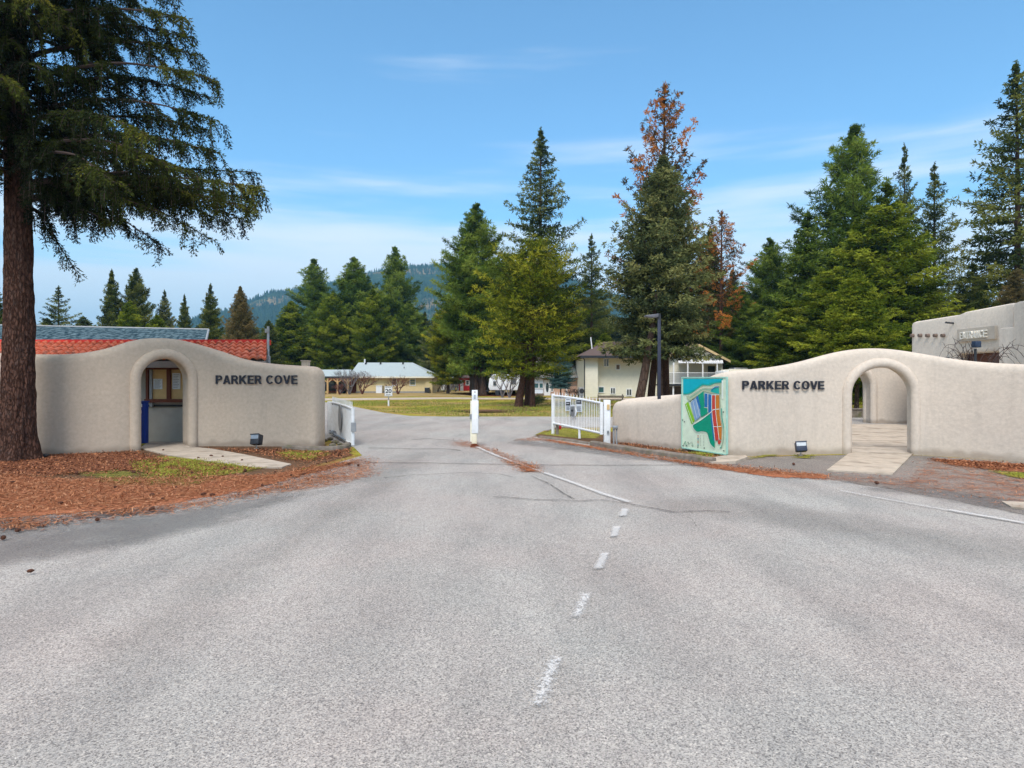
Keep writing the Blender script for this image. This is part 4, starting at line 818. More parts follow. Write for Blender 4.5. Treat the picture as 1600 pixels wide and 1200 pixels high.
MB().box(wx(683, 96), wx(708, 96), 96, 100, 0, wz(589, 96)).build('wall', M_foundation, ps); roof_slab(ps, [(wx(680, 95.6), 95.6, wz(590, 96)), (wx(711, 95.6), 95.6, wz(590, 96)), (wx(706, 98), 98, wz(582, 98)), (wx(684, 98), 98, wz(582, 98))], .12, M_greyroof)
MB().box(wx(690, 96), wx(695, 96), 95.95, 96, 0, wz(594, 96)).build('door', M_white, ps)
# right background: motorhome roof, gable house
Ym = 52; X = lambda p: wx(p, Ym); Z = lambda p: wz(p, Ym)
mh = thing('motorhome', 'cream motorhome with roof racks behind the right wall', 'motorhome', (X(1160), Ym, 0))
MB().box(X(1140), X(1190), Ym, Ym + 2.4, .5, Z(577)).build('body', M_cream, mh, bevel=.12); MB().box(X(1131), X(1141), Ym + .1, Ym + 2.3, .5, Z(579)).build('cab', M_white, mh, bevel=.1)
MB().box(X(1150), X(1172), Ym + .5, Ym + 1.8, Z(577), Z(574.5)).build('roof_rack', M_steel, mh, bevel=.05); MB().box(X(1143), X(1149), Ym - .02, Ym, Z(585), Z(580)).build('window', M_glass, mh)
for p in (1146, 1182): MB().tube([(X(p), Ym - .01, .42), (X(p), Ym + .3, .42)], .42, 14).build('wheel', M_dark, mh)
Yn = 62; X = lambda p: wx(p, Yn); Z = lambda p: wz(p, Yn)
gh = thing('bungalow', 'brown roofed bungalow half hidden by trees behind the right wall', 'house', (X(1225), Yn, 0))
MB().box(X(1188), X(1256), Yn, Yn + 8, 0, Z(580)).build('wall', M_brownwall, gh)
roof_slab(gh, [(X(1180), Yn - .6, Z(581)), (X(1246), Yn - .6, Z(581)), (wx(1262, Yn + 4), Yn + 4, wz(552, Yn + 4)), (wx(1229, Yn + 4), Yn + 4, wz(552, Yn + 4))], .14, M_tanroof)
MB().box(X(1180), X(1246), Yn - .66, Yn - .6, Z(582), Z(580)).build('gutter', M_cream, gh)
MB().tube([(wx(1228, Yn + 2), Yn + 2, Z(570)), (wx(1228, Yn + 2), Yn + 2, wz(556, Yn + 2))], .06, 6).build('vent_pipe', M_dark, gh)
gh2 = thing('bungalow', 'white walled bungalow seen deep through the right arch behind the trunks', 'house', (wx(1350, 48), 48, 0))
MB().box(wx(1300, 48), wx(1400, 48), 48, 54, 0, wz(590, 48)).build('wall', M_paper, gh2); roof_slab(gh2, [(wx(1295, 47.5), 47.5, wz(590, 48)), (wx(1405, 47.5), 47.5, wz(590, 48)), (wx(1390, 51), 51, wz(573, 51)), (wx(1310, 51), 51, wz(573, 51))], .14, M_brownroof)
window(gh2, wx(1334, 48), wx(1342, 48), wz(607, 48), wz(598, 48), 48); window(gh2, wx(1362, 48), wx(1372, 48), wz(607, 48), wz(598, 48), 48)
rw = tag(MB().box(wx(1290, 28), wx(1400, 28), 28, 28.35, 0, wz(640, 28)).box(wx(1289, 28), wx(1401, 28), 27.96, 28.39, wz(640, 28), wz(638.5, 28)).build('retaining_wall', M_kerb, None), 'low grey retaining wall beyond the courtyard arch', 'wall')

# ================================================================== gates
def gate_leaf(root, A, B, z0a, z0b, z1a, z1b, n, spike=.14, mat=M_white, tube=.032, pick=.011):
    """leaf from A to B (plan points) between bottom and top rails"""
    A, B = Vector(A), Vector(B)
    def pt(t, z): p = A.lerp(B, t); return Vector((p.x, p.y, z))
    fr = MB(); nt_ = 14
    fr.tube([pt(0, z0a), pt(1, z0b)], tube, 8); fr.tube([pt(i / nt_, z1a + (z1b - z1a) * i / nt_ + .02 * math.sin(math.pi * i / nt_)) for i in range(nt_ + 1)], tube, 8)
    fr.tube([pt(0, z0a - .03), pt(0, z1a + .03)], tube * 1.5, 8); fr.tube([pt(1, z0b - .03), pt(1, z1b + .03)], tube * 1.5, 8)
    fr.build('frame', mat, root, smooth=True)
    for i in range(1, n):
        t = i / n; z0 = z0a + (z0b - z0a) * t; z1 = z1a + (z1b - z1a) * t + (spike if i % 2 else -.01)
        if spike and i % 2: MB().tube([pt(t, z0), pt(t, z1 - .05), pt(t, z1)], [pick, pick, .001], 6).build('picket', mat, root)
        else: MB().tube([pt(t, z0), pt(t, z1)], pick, 6).build('picket', mat, root)
# right gate
Yp_, Ye_ = 16.55, 19.6
Bp = Vector((wx(940, Yp_), Yp_, 0)); Ap = Vector((wx(864.5, Ye_), Ye_, 0))
gr = thing('gate', 'open white picket gate with notice plates right of the road', 'gate', (Bp.x, Bp.y, 0))
gate_leaf(gr, Ap, Bp, wz(661, Ye_), wz(677, Yp_), wz(618, Ye_), wz(630, Yp_), 32, pick=.0095)
dirg = (Bp - Ap).normalized(); ng = Vector((dirg.y, -dirg.x, 0))
def gp_pt(px, py, off=.05):      # point on the gate plane
    r_ = (px - 800) / F; # X = r*Y ; A + t*dir
    t = (r_ * Ap.y - Ap.x) / (dirg.x - r_ * dirg.y); p = Ap + dirg * t; return Vector((p.x, p.y, wz(py, p.y))) + ng * off
def plate(px0, px1, py0, py1, off, th, mat, root, name):
    a = gp_pt(px0, py1, off); b_ = gp_pt(px1, py1, off); c = gp_pt(px1, py0, off); d = gp_pt(px0, py0, off); return MB().prism([a, b_, c, d], -ng * th).build(name, mat, root)
for k, (a, b_) in enumerate(((886, 894), (902.5, 911.5))):
    o = plate(a, b_, 622 + k * 2, 642 + k * 1.5, .045, .01, M_paper, gr, 'notice_plate'); plate(a + .6, b_ - .6, 628 - 3 * k, 633.5 - 2.5 * k, .05, .004, M_dark, o, 'header_band')
    plate(a + 1.6, b_ - 2.2, 630 - 2.6 * k, 630.9 - 2.6 * k, .055, .004, M_paper, o, 'print_lines')
    for q in range(4 + k): plate(a + 1.2, b_ - 1.2 - (q % 2), 635.2 + q * 1.5, 635.7 + q * 1.5, .05, .004, M_dark, o, 'print_lines')
    plate(a + 1.2, b_ - 1.5, 623.5 + k * 2, 624.1 + k * 2, .05, .004, M_dark, o, 'print_lines') if not k else None
hexo = MB().prism([gp_pt(x_, y_, .055) for x_, y_ in ((893, 643), (896, 640), (894, 634), (897, 632), (901, 633), (902.5, 641), (904, 643), (902, 650), (898, 653), (894, 650))], -ng * .012).build('backing_plate', M_white, gr)
pl_ = plate(894.8, 901, 634.8, 650, .075, .02, M_steel, gr, 'keypad'); plate(896.3, 899.5, 640, 643, .082, .006, M_dark, pl_, 'button_panel')
MB().tube([(wx(864, Ye_), Ye_, 0), (wx(864, Ye_), Ye_, wz(615, Ye_))], .05, 8).build('end_post', M_white, gr)
MB().tube([tuple(gp_pt(905.5, 685, 0)), tuple(gp_pt(905.5, 668, 0))], .035, 8).build('support_leg', M_white, gr)
MB().box(wx(941, Yp_), wx(943.5, Yp_), Yp_ - .03, Yp_ + .05, wz(673, Yp_), wz(671, Yp_)).box(wx(941, Yp_), wx(943.5, Yp_), Yp_ - .03, Yp_ + .05, wz(634, Yp_), wz(632, Yp_)).build('hinge', M_dark, gr)
gpst = thing('gate_post', 'thick square white gate post at the end of the low stucco wall', 'post', (wx(949, 16.4), 16.4, 0))
MB().box(wx(944, 16.4), wx(954, 16.4), 16.4, 16.56, 0, wz(625, 16.4)).build('post', M_white, gpst, bevel=.012)
MB().box(wx(948.5, 16.38), wx(952.5, 16.38), 16.37, 16.4, wz(640, 16.38), wz(632, 16.38)).build('control_box', M_cork, gpst); MB().box(wx(948.5, 16.38), wx(951.5, 16.38), 16.35, 16.4, wz(677, 16.38), wz(673, 16.38)).build('latch', M_steel, gpst)
bp = thing('bollard', 'grey post with red reflector under the free end of the right gate', 'bollard', (wx(871, 19.4), 19.4, 0))
MB().box(wx(868.5, 19.4), wx(873, 19.4), 19.4, 19.5, 0, wz(661, 19.4)).build('post', M_kerb, bp); MB().box(wx(873.5, 19.4), wx(877, 19.4), 19.38, 19.44, wz(671, 19.4), wz(661, 19.4)).build('reflector', M_red, bp)
pt_ = thing('utility_box', 'small grey electrical box on twin pipes against the low wall end', 'utility box', (wx(961, 16.3), 16.3, 0))
for p in (959, 963.5): MB().tube([(wx(p, 16.3), 16.3, 0), (wx(p, 16.3), 16.3, wz(670, 16.3))], .02, 8).build('pipe', M_plastic, pt_)
MB().box(wx(957.5, 16.3), wx(965, 16.3), 16.24, 16.34, wz(670.5, 16.3), wz(665, 16.3)).build('box', M_steel, pt_, bevel=.01)
# left gate, seen almost edge on
A_ = Vector((wx(519, 19.6), 19.6, 0)); B_ = Vector((wx(551, 16.2), 16.2, 0))
gl = thing('gate', 'white gate leaf seen nearly edge-on left of the road', 'gate', (A_.x, A_.y, 0))
gate_leaf(gl, A_, B_, wz(679, 19.6), wz(694, 16.2), wz(629, 19.6), wz(639, 16.2), 36, .2)
dl = (B_ - A_).normalized(); nl = Vector((dl.y, -dl.x, 0))
MB().prism([A_ + dl * .1 + Vector((0, 0, .05)) - nl * .02, B_ - dl * .1 + Vector((0, 0, .09)) - nl * .02, B_ - dl * .1 + Vector((0, 0, wz(642, 16.2))) - nl * .02, A_ + dl * .1 + Vector((0, 0, wz(633, 19.6))) - nl * .02], -nl * .015).build('infill_panel', M_white, gl)
cc = A_.lerp(B_, .5) + Vector((0, 0, .62)) + nl * .03
MB().prism([cc + dl * (.3 * math.cos(a)) + Vector((0, 0, .36 * math.sin(a))) for a in [i * math.pi / 12 for i in range(24)]], nl * .02).build('oval_plate', M_steel, gl)
MB().box(B_.x - .02, B_.x + .1, B_.y - .09, B_.y - .04, wz(674, 16.2), wz(660, 16.2)).build('latch', M_plastic, gl)
MB().tube([A_ + dl * .2 + nl * .08 + Vector((0, 0, .10)), A_.lerp(B_, .8) + nl * .08 + Vector((0, 0, .09))], .03, 8).tube([A_ + dl * .7 + nl * .08 + Vector((0, 0, .12)), A_ + dl * 1.0 + nl * .08 + Vector((0, 0, .12))], .07, 8).build('opener_arm', M_steel, gl)
gpl = thing('gate_post', 'wide white hinge post of the left gate beside the stucco wall end', 'post', (wx(515.5, 19.7), 19.7, 0))
MB().box(wx(511, 19.7), wx(520, 19.7), 19.7, 19.9, 0, wz(627.5, 19.7)).build('post', M_white, gpl, bevel=.012); MB().box(wx(515, 19.6), wx(517, 19.6), 19.6, 19.7, wz(678, 19.6), wz(672, 19.6)).build('hinge', M_dark, gpl)
MB().tube([P(519, 630, 19.5), P(521, 634, 19.5), P(523, 638, 19.5)], .012, 5).build('cable', M_dark, gpl)
cb_ = thing('utility_box', 'grey gate control box with looping cable behind the left wall end', 'utility box', (wx(497, 18), 18, 0))
MB().box(wx(494, 18), wx(498, 18), 18, 18.1, .2, .42).build('box', M_plastic, cb_); MB().tube([P(498, 678, 18), P(501, 674, 18), P(503, 678, 18), P(503, 688, 18)], .012, 5).tube([(wx(496, 18), 18.05, 0), (wx(496, 18), 18.05, .2)], .02, 6).build('cable', M_steel, cb_)
# centre post
cpst = thing('bollard', 'tall white square post with rusty base in the middle of the road', 'post', (wx(741, 15.9), 15.9, 0))
Y = 15.9
MB().box(wx(737, Y), wx(745, Y), Y, Y + .13, .02, wz(677, Y)).build('lower_post', M('ivory_paint', (.72, .66, .5), (.62, .55, .4), 9, .5), cpst, bevel=.008)
MB().box(wx(737, Y) , wx(747.5, Y), Y - .02, Y + .15, wz(677, Y), wz(626, Y)).build('sleeve', M_white, cpst, bevel=.01)
MB().box(wx(737.2, Y), wx(746.2, Y), Y, Y + .13, wz(626, Y), wz(609.5, Y)).build('upper_post', M_white, cpst, bevel=.008)
MB().box(wx(734.8, Y), wx(737, Y), Y + .02, Y + .1, wz(690, Y), wz(626, Y)).build('side_rail', M_cream, cpst)
MB().prism([(wx(735, Y), Y - .06, 0), (wx(747, Y), Y - .06, 0), (wx(747, Y), Y + .2, 0), (wx(735, Y), Y + .2, 0)], (0, 0, .035)).box(wx(736.6, Y), wx(745.4, Y), Y - .006, Y + .136, .03, .09).build('base_plate', M_rust, cpst)
MB().box(wx(734, Y), wx(737, Y), Y - .03, Y + .05, wz(655, Y), wz(647, Y)).box(wx(747.3, Y), wx(748.6, Y), Y, Y + .08, wz(654, Y), wz(649, Y)).build('latch', M_steel, cpst)
st_ = MB().box(wx(739.8, Y), wx(744, Y), Y - .012, Y - .001, wz(623.5, Y), wz(615.5, Y)).build('sticker', M_paper, cpst)
for k in range(4): MB().box(wx(740.4, Y), wx(743.4, Y), Y - .016, Y - .013, wz(618 + k * 1.6, Y), wz(617.4 + k * 1.6, Y)).build('print_lines', M_dark, st_)
MB().tube([(wx(742, Y), Y - .008, wz(612.5, Y)), (wx(742, Y), Y + .0, wz(612.5, Y))], .014, 8).tube([(wx(741, Y), Y - .03, wz(694, Y)), (wx(741, Y), Y, wz(694, Y))], .02, 6).build('bolt', M_rust, cpst)

# ================================================================== signs
Y = 40.0
s20 = thing('speed_sign', 'white 20 km/h speed limit sign on a post on the lawn edge', 'sign', (wx(607, Y), Y, 0))
MB().tube([(wx(607, Y), Y + .04, .3), (wx(607, Y), Y + .04, wz(605, Y))], .035, 8).build('post', M_steel, s20); MB().tube([(wx(607, Y), Y + .04, 0), (wx(607, Y), Y + .04, .36)], .055, 8).build('post_sleeve', M_white, s20)
pn = MB().box(wx(600.8, Y), wx(613.3, Y), Y - .01, Y + .005, wz(619.3, Y), wz(603.2, Y)).build('panel', M_white, s20)
fb_ = MB(); a, b_, c, d = wx(601.2, Y), wx(612.9, Y), wz(618.9, Y), wz(603.6, Y); q = .018
fb_.box(a, b_, Y - .014, Y - .011, c, c + q).box(a, b_, Y - .014, Y - .011, d - q, d).box(a, a + q, Y - .014, Y - .011, c + q, d - q).box(b_ - q, b_, Y - .014, Y - .011, c + q, d - q).build('border', M_dark, pn)
text_mesh('number', '20', (wx(602.3, Y), Y - .012, wz(614.2, Y)), (1, 0, 0), (0, 0, 1), .38, .265, .006, M_dark, pn, .03)
text_mesh('unit', 'km/h', (wx(603.6, Y), Y - .012, wz(617.6, Y)), (1, 0, 0), (0, 0, 1), .27, .085, .006, M_dark, pn, .02)
text_mesh('caption', 'MAXIMUM', (wx(602.7, Y), Y - .012, wz(606, Y)), (1, 0, 0), (0, 0, 1), .34, .05, .006, M_dark, pn, .01)
Y = 47.0
ss = thing('street_sign', 'slim post with green street name blade and small white plate', 'sign', (wx(503, Y), Y, 0))
MB().tube([(wx(503, Y), Y + .04, .4), (wx(503, Y), Y + .04, wz(587, Y))], .035, 8).build('post', M_steel, ss); MB().tube([(wx(503, Y), Y + .04, 0), (wx(503, Y), Y + .04, .45)], .06, 8).build('post_sleeve', M_cream, ss)
MB().box(wx(500, Y), wx(507.5, Y), Y - .01, Y + .0, wz(587, Y), wz(585, Y)).build('name_blade', M('sign_green', (.04, .18, .12), (.03, .15, .1), 5, .5), ss)
MB().box(wx(501, Y), wx(505.5, Y), Y - .01, Y + .0, wz(605, Y), wz(601.5, Y)).build('small_plate', M_paper, ss); MB().box(wx(501.2, Y), wx(505.2, Y), Y - .01, Y + .0, wz(613.5, Y), wz(608.5, Y)).build('lower_plate', M('plate_blue', (.06, .08, .16), (.05, .07, .13), 5, .5), ss)

# --- community map board
Bl = P(1066.2, 592, 15.0); Br = P(1135.2, 592, 13.9); Bl.z = Br.z = 0
bz0, bz1 = .10, wz(590.3, 14.4)
mbd = thing('map_board', 'tall coloured site map board leaning before the low stucco wall', 'map board', (float((Bl.x + Br.x) / 2), float((Bl.y + Br.y) / 2), 0))
bu = (Br - Bl); bn = Vector((bu.y, -bu.x, 0)).normalized()
def bp3(u, v, off=0): p = Bl + bu * u + bn * off; return Vector((p.x, p.y, bz1 + (bz0 - bz1) * v))
def cuv(x, y): # zoomed photo crop -> board coordinates
    lt, lb = (75, 1030), (75, 1062); u = (x - 137) / (745 - 137); t = u; yb = 1028 + 34 * t; return (u, (y - 76) / (yb - 76))
def art(pts, lvl, mat, name='printed_area'):
    P_ = [bp3(*cuv(*p), off=.012 + .0022 * lvl) for p in pts]; mb = MB(); mb.add(P_, [tuple(range(len(P_)))]); o = mb.build(name, mat, artp)
    bm = bmesh.new(); bm.from_mesh(o.data); bmesh.ops.triangulate(bm, faces=bm.faces[:]); bmesh.ops.recalc_face_normals(bm, faces=bm.faces[:]); bm.to_mesh(o.data); bm.free(); return o
def flat(name, c, k=.88): return M(name, c, tuple(x * k for x in c), 7, .5)
Mm = dict(pale=flat('map_pale', (.62, .72, .56)), water=flat('map_water', (.0, .36, .44)), water2=flat('map_water_green', (.01, .34, .29)), green=flat('map_green', (.0, .27, .16)), blue=flat('map_blue', (.02, .14, .36)), red=flat('map_red', (.50, .05, .035)), orange=flat('map_orange', (.52, .17, .02)),
          lime=flat('map_lime', (.22, .48, .02)), grey=flat('map_grey_blue', (.20, .32, .50)), tan=flat('map_tan', (.38, .45, .30)), white=flat('map_white', (.72, .78, .70)))
bb = MB(); bb.prism([bp3(0, 0), bp3(0, 1), bp3(1, 1.02), bp3(1, 0)], bn * -.03); artp = bb.build('board', Mm['pale'], mbd)
def sm_(pts, n=6):
    out = []
    for i in range(len(pts) - 1):
        p0 = pts[max(i - 1, 0)]; p1 = pts[i]; p2 = pts[i + 1]; p3 = pts[min(i + 2, len(pts) - 1)]
        for k in range(n):
            t = k / n; out.append(tuple(.5 * (2 * p1[j] + (p2[j] - p0[j]) * t + (2 * p0[j] - 5 * p1[j] + 4 * p2[j] - p3[j]) * t * t + (3 * p1[j] - p0[j] - 3 * p2[j] + p3[j]) * t ** 3) for j in (0, 1)))
    return out + [pts[-1]]
art([(155, 88), (705, 88)] + sm_([(690, 140), (600, 150), (520, 180), (440, 175), (370, 220), (290, 275), (220, 300), (155, 305)]), 1, Mm['water2'])
art([(155, 90), (680, 90)] + sm_([(680, 125), (560, 140), (500, 162), (430, 158), (350, 205), (280, 255), (220, 280), (155, 290)]), 2, Mm['water'])
art(sm_([(200, 330), (280, 290), (370, 225), (440, 185), (520, 188), (600, 160), (680, 150)]) + [(680, 290)] + sm_([(560, 285), (470, 260), (440, 262), (360, 320), (240, 400)]), 3, Mm['tan'])
art(sm_([(545, 245), (580, 215), (655, 212)]) + [(660, 290), (600, 280), (545, 262)], 4, Mm['water2'])
art([(372, 310), (450, 255), (462, 470), (505, 480), (512, 545), (420, 605), (385, 500), (405, 440)], 4, Mm['green'])
art([(300, 715), (540, 548), (560, 600), (600, 930), (600, 1010)] + sm_([(600, 1010), (545, 960), (520, 880), (495, 810), (430, 795), (360, 805), (310, 770), (300, 715)]), 4, Mm['green'])
art([(185, 440), (230, 400), (325, 655), (283, 712)], 4, Mm['lime']); art([(268, 420), (290, 385), (345, 350), (400, 480), (410, 600), (335, 660)], 5, Mm['grey'])
art([(345, 345), (370, 315), (415, 470), (395, 500)], 6, Mm['blue'])
art([(462, 285), (508, 290), (508, 470), (464, 468)], 5, Mm['blue']); art([(514, 292), (560, 305), (560, 520), (600, 920), (585, 905), (540, 560), (514, 540)], 5, Mm['blue'])
art([(568, 308), (608, 308), (612, 500), (640, 730), (660, 900), (612, 910), (575, 640), (566, 480)], 6, Mm['red'])
art([(616, 305), (660, 305), (664, 560), (694, 740), (690, 900), (662, 885), (630, 700), (618, 500)], 6, Mm['orange'])
art([(640, 915), (665, 895), (685, 920), (665, 960), (645, 950)], 6, Mm['red'])
def line(pts, w_, lvl, mat):
    pts = sm_(pts, 3) if len(pts) > 2 else pts; P2 = [Vector(p) for p in pts]; L, R_ = [], []
    for i, p in enumerate(P2):
        d = (P2[min(i + 1, len(P2) - 1)] - P2[max(i - 1, 0)]).normalized(); n = Vector((-d.y, d.x)) * w_ / 2; L.append(tuple(p + n)); R_.append(tuple(p - n))
    art(L + R_[::-1], lvl, mat, 'printed_line')
for pts, w_ in (([(560, 520), (590, 500), (664, 490)], 9), ([(300, 715), (420, 640), (565, 525)], 9), ([(580, 725), (640, 725), (690, 718)], 7), ([(612, 300), (614, 500), (640, 720), (662, 900)], 6), ([(563, 300), (565, 520), (590, 760), (608, 925)], 6), ([(511, 285), (511, 540)], 5), ([(205, 440), (300, 690)], 5), ([(300, 380), (360, 620)], 4), ([(345, 365), (400, 590)], 4), ([(285, 712), (320, 775), (370, 812), (430, 802), (490, 820), (515, 890), (545, 965), (600, 1018)], 5),
              ([(460, 475), (512, 480)], 5), ([(560, 300), (664, 300)], 5)): line(pts, w_, 8, Mm['white'])
line([(690, 480), (695, 600), (715, 720), (715, 860), (700, 950), (672, 1010)], 10, 5, Mm['water2']); line([(668, 160), (668, 330), (680, 480), (690, 620), (715, 760), (712, 880), (690, 1000)], 8, 6, Mm['tan'])
line([(250, 320), (340, 265), (440, 208), (530, 212), (670, 178)], 5, 6, Mm['white']); line([(260, 345), (350, 290), (440, 232), (530, 235), (670, 200)], 4, 6, Mm['water2'])
art([(690, 110), (712, 110), (712, 360), (692, 350)], 3, Mm['white']); line([(560, 240), (610, 200), (655, 195)], 12, 7, Mm['blue'])
for r_ in range(8):
    for c_, (x_, w_) in enumerate(((362, 20), (398, 16), (440, 18))): y_ = 855 + r_ * 19; art([(x_, y_), (x_ + w_, y_), (x_ + w_, y_ + (8 if c_ == 0 else 3)), (x_, y_ + (8 if c_ == 0 else 3))], 3, (Mm['red'], Mm['orange'], Mm['blue'], Mm['green'])[r_ % 4] if c_ == 0 else M_dark, 'printed_line')
for a in ((150, 655), (176, 678), (712, 528), (300, 368), (262, 396), (155, 1008), (205, 1005), (370, 1013), (458, 1020), (718, 1040)): art([(a[0] - 8, a[1] - 7), (a[0] + 8, a[1] - 7), (a[0] + 8, a[1] + 7), (a[0] - 8, a[1] + 7)], 4, M_dark, 'worn_spot')
rnd = random.Random(4)
for k in range(16): x_, y_ = rnd.uniform(165, 300), rnd.uniform(935, 1000); line([(x_, y_), (x_ + rnd.uniform(-25, 25), y_ + rnd.uniform(15, 40))], 4, 3, Mm['green'] if k % 2 else M_dark)
ed = MB()
for q in (((0, 0), (1, 0), (1, -.012), (0, -.012)), ((-.012, -.012), (0, -.012), (0, 1), (-.012, 1)), ((1, -.012), (1.012, -.012), (1.012, 1.02), (1, 1.02)), ((.0, 1), (1, 1.02), (1, 1.035), (0, 1.015))): ed.prism([bp3(u, v, .02) for u, v in q], bn * -.055)
ed.build('frame', M_boardedge, mbd)
for u in (.06, .94): c = bp3(u, 1, -.06); MB().box(c.x - .035, c.x + .035, c.y - .035, c.y + .035, 0, 1.3).build('post', M_steel, mbd)

# --- flood lights
def flood(label, px, py, wpx, hpx, dark=M_dark):
    g = Gd(px, py); Y = g.y; s_ = Y / F; r_ = thing('floodlight', label, 'floodlight', (g.x, Y, 0)); w_ = wpx * s_ / 2; h_ = hpx * s_
    MB().box(g.x - .05, g.x + .05, Y - .03, Y + .07, 0, .05).build('base', M_kerb, r_, bevel=.01); MB().tube([(g.x, Y + .02, .04), (g.x, Y + .02, .16)], .015, 8).box(g.x - .06, g.x + .06, Y, Y + .03, .12, .15).build('bracket', M_steel, r_)
    rot = Matrix.Translation((g.x, Y + .02, .12 + h_ / 2)) @ Matrix.Rotation(R(-18), 4, 'X') @ Matrix.Rotation(R(-14), 4, 'Z')
    mb = MB(); n = 6; mb.box(-w_, w_, -.09, .09, -h_ / 2, h_ / 2, rot); hd = mb.build('lamp_head', dark, r_, bevel=.015)
    MB().box(-w_ * .86, w_ * .86, -.095, -.088, h_ * .02, h_ * .42, rot).build('lens', M_steel, hd); MB().box(-w_ * 1.05, w_ * 1.05, -.11, -.085, h_ * .42, h_ * .52, rot).build('visor', dark, hd)
flood('black floodlight box on the leaf litter before the left stucco wall', 400.5, 703, 15, 16)
flood('navy floodlight tilted on a bracket in the gravel before the right wall', 1252, 714.5, 16, 15, M('navy_metal', (.03, .035, .06), (.04, .05, .08), 9, .4))
# --- street lamp behind low wall
Y = 19.5
sl_ = thing('street_lamp', 'tall dark street lamp with flat head behind the low stucco wall', 'street lamp', (wx(1030, Y), Y, 0))
MB().box(wx(1027.5, Y), wx(1032.3, Y), Y - .045, Y + .045, 0, wz(494, Y)).build('pole', M('pole_navy', (.025, .028, .05), (.035, .038, .06), 6, .45), sl_, bevel=.01)
MB().prism([P(1032.5, 499, Y - .05), P(1032.5, 490, Y - .05), P(1028, 489, Y - .05), P(1025, 491, Y - .05), P(1026, 495, Y - .05), P(1028, 499, Y - .05)], (0, .1, 0)).build('arm', M_dark, sl_)
MB().prism([P(1029, 490, Y - .14), P(1029, 495, Y - .14), P(1020, 496.5, Y - .14), P(1009, 494.6, Y - .14), P(1009, 492.4, Y - .14), P(1020, 491, Y - .14)], (0, .28, 0)).build('lamp_head', M('lamp_grey', (.09, .09, .11), (.13, .13, .15), 8, .5), sl_, bevel=.012)
# ================================================================== vegetation
def blades(P0, D, L, W, rng):
    D = D / (np.linalg.norm(D, axis=1)[:, None] + 1e-9); rv = rng.normal(size=D.shape); S = np.cross(D, rv); S /= (np.linalg.norm(S, axis=1)[:, None] + 1e-9)
    L = L[:, None]; W = W[:, None]; mid = P0 + D * L * .45
    V = np.stack([P0, mid + S * W / 2, P0 + D * L, mid - S * W / 2], 1).reshape(-1, 3); Fq = np.arange(len(V)).reshape(-1, 4); return V, Fq
def cone_profile(t, kind):
    if kind == 'fir': return min(1.0, (1 - t) * 1.75) ** .95 * (.92 + .08 * math.sin(t * 40))
    if kind == 'snag': return min(1.0, (1 - t) * 2.1) ** .8
    if kind == 'pine': return min(1, (1 - t) * 1.9) ** .8 * (.55 + .45 * min(1, t * 3))
    if kind == 'round': return math.sin(math.pi * min(1, .12 + t * .86)) ** .55
    if kind == 'column': return min(1, (1 - t) * 1.5) ** .7
    return 1 - t
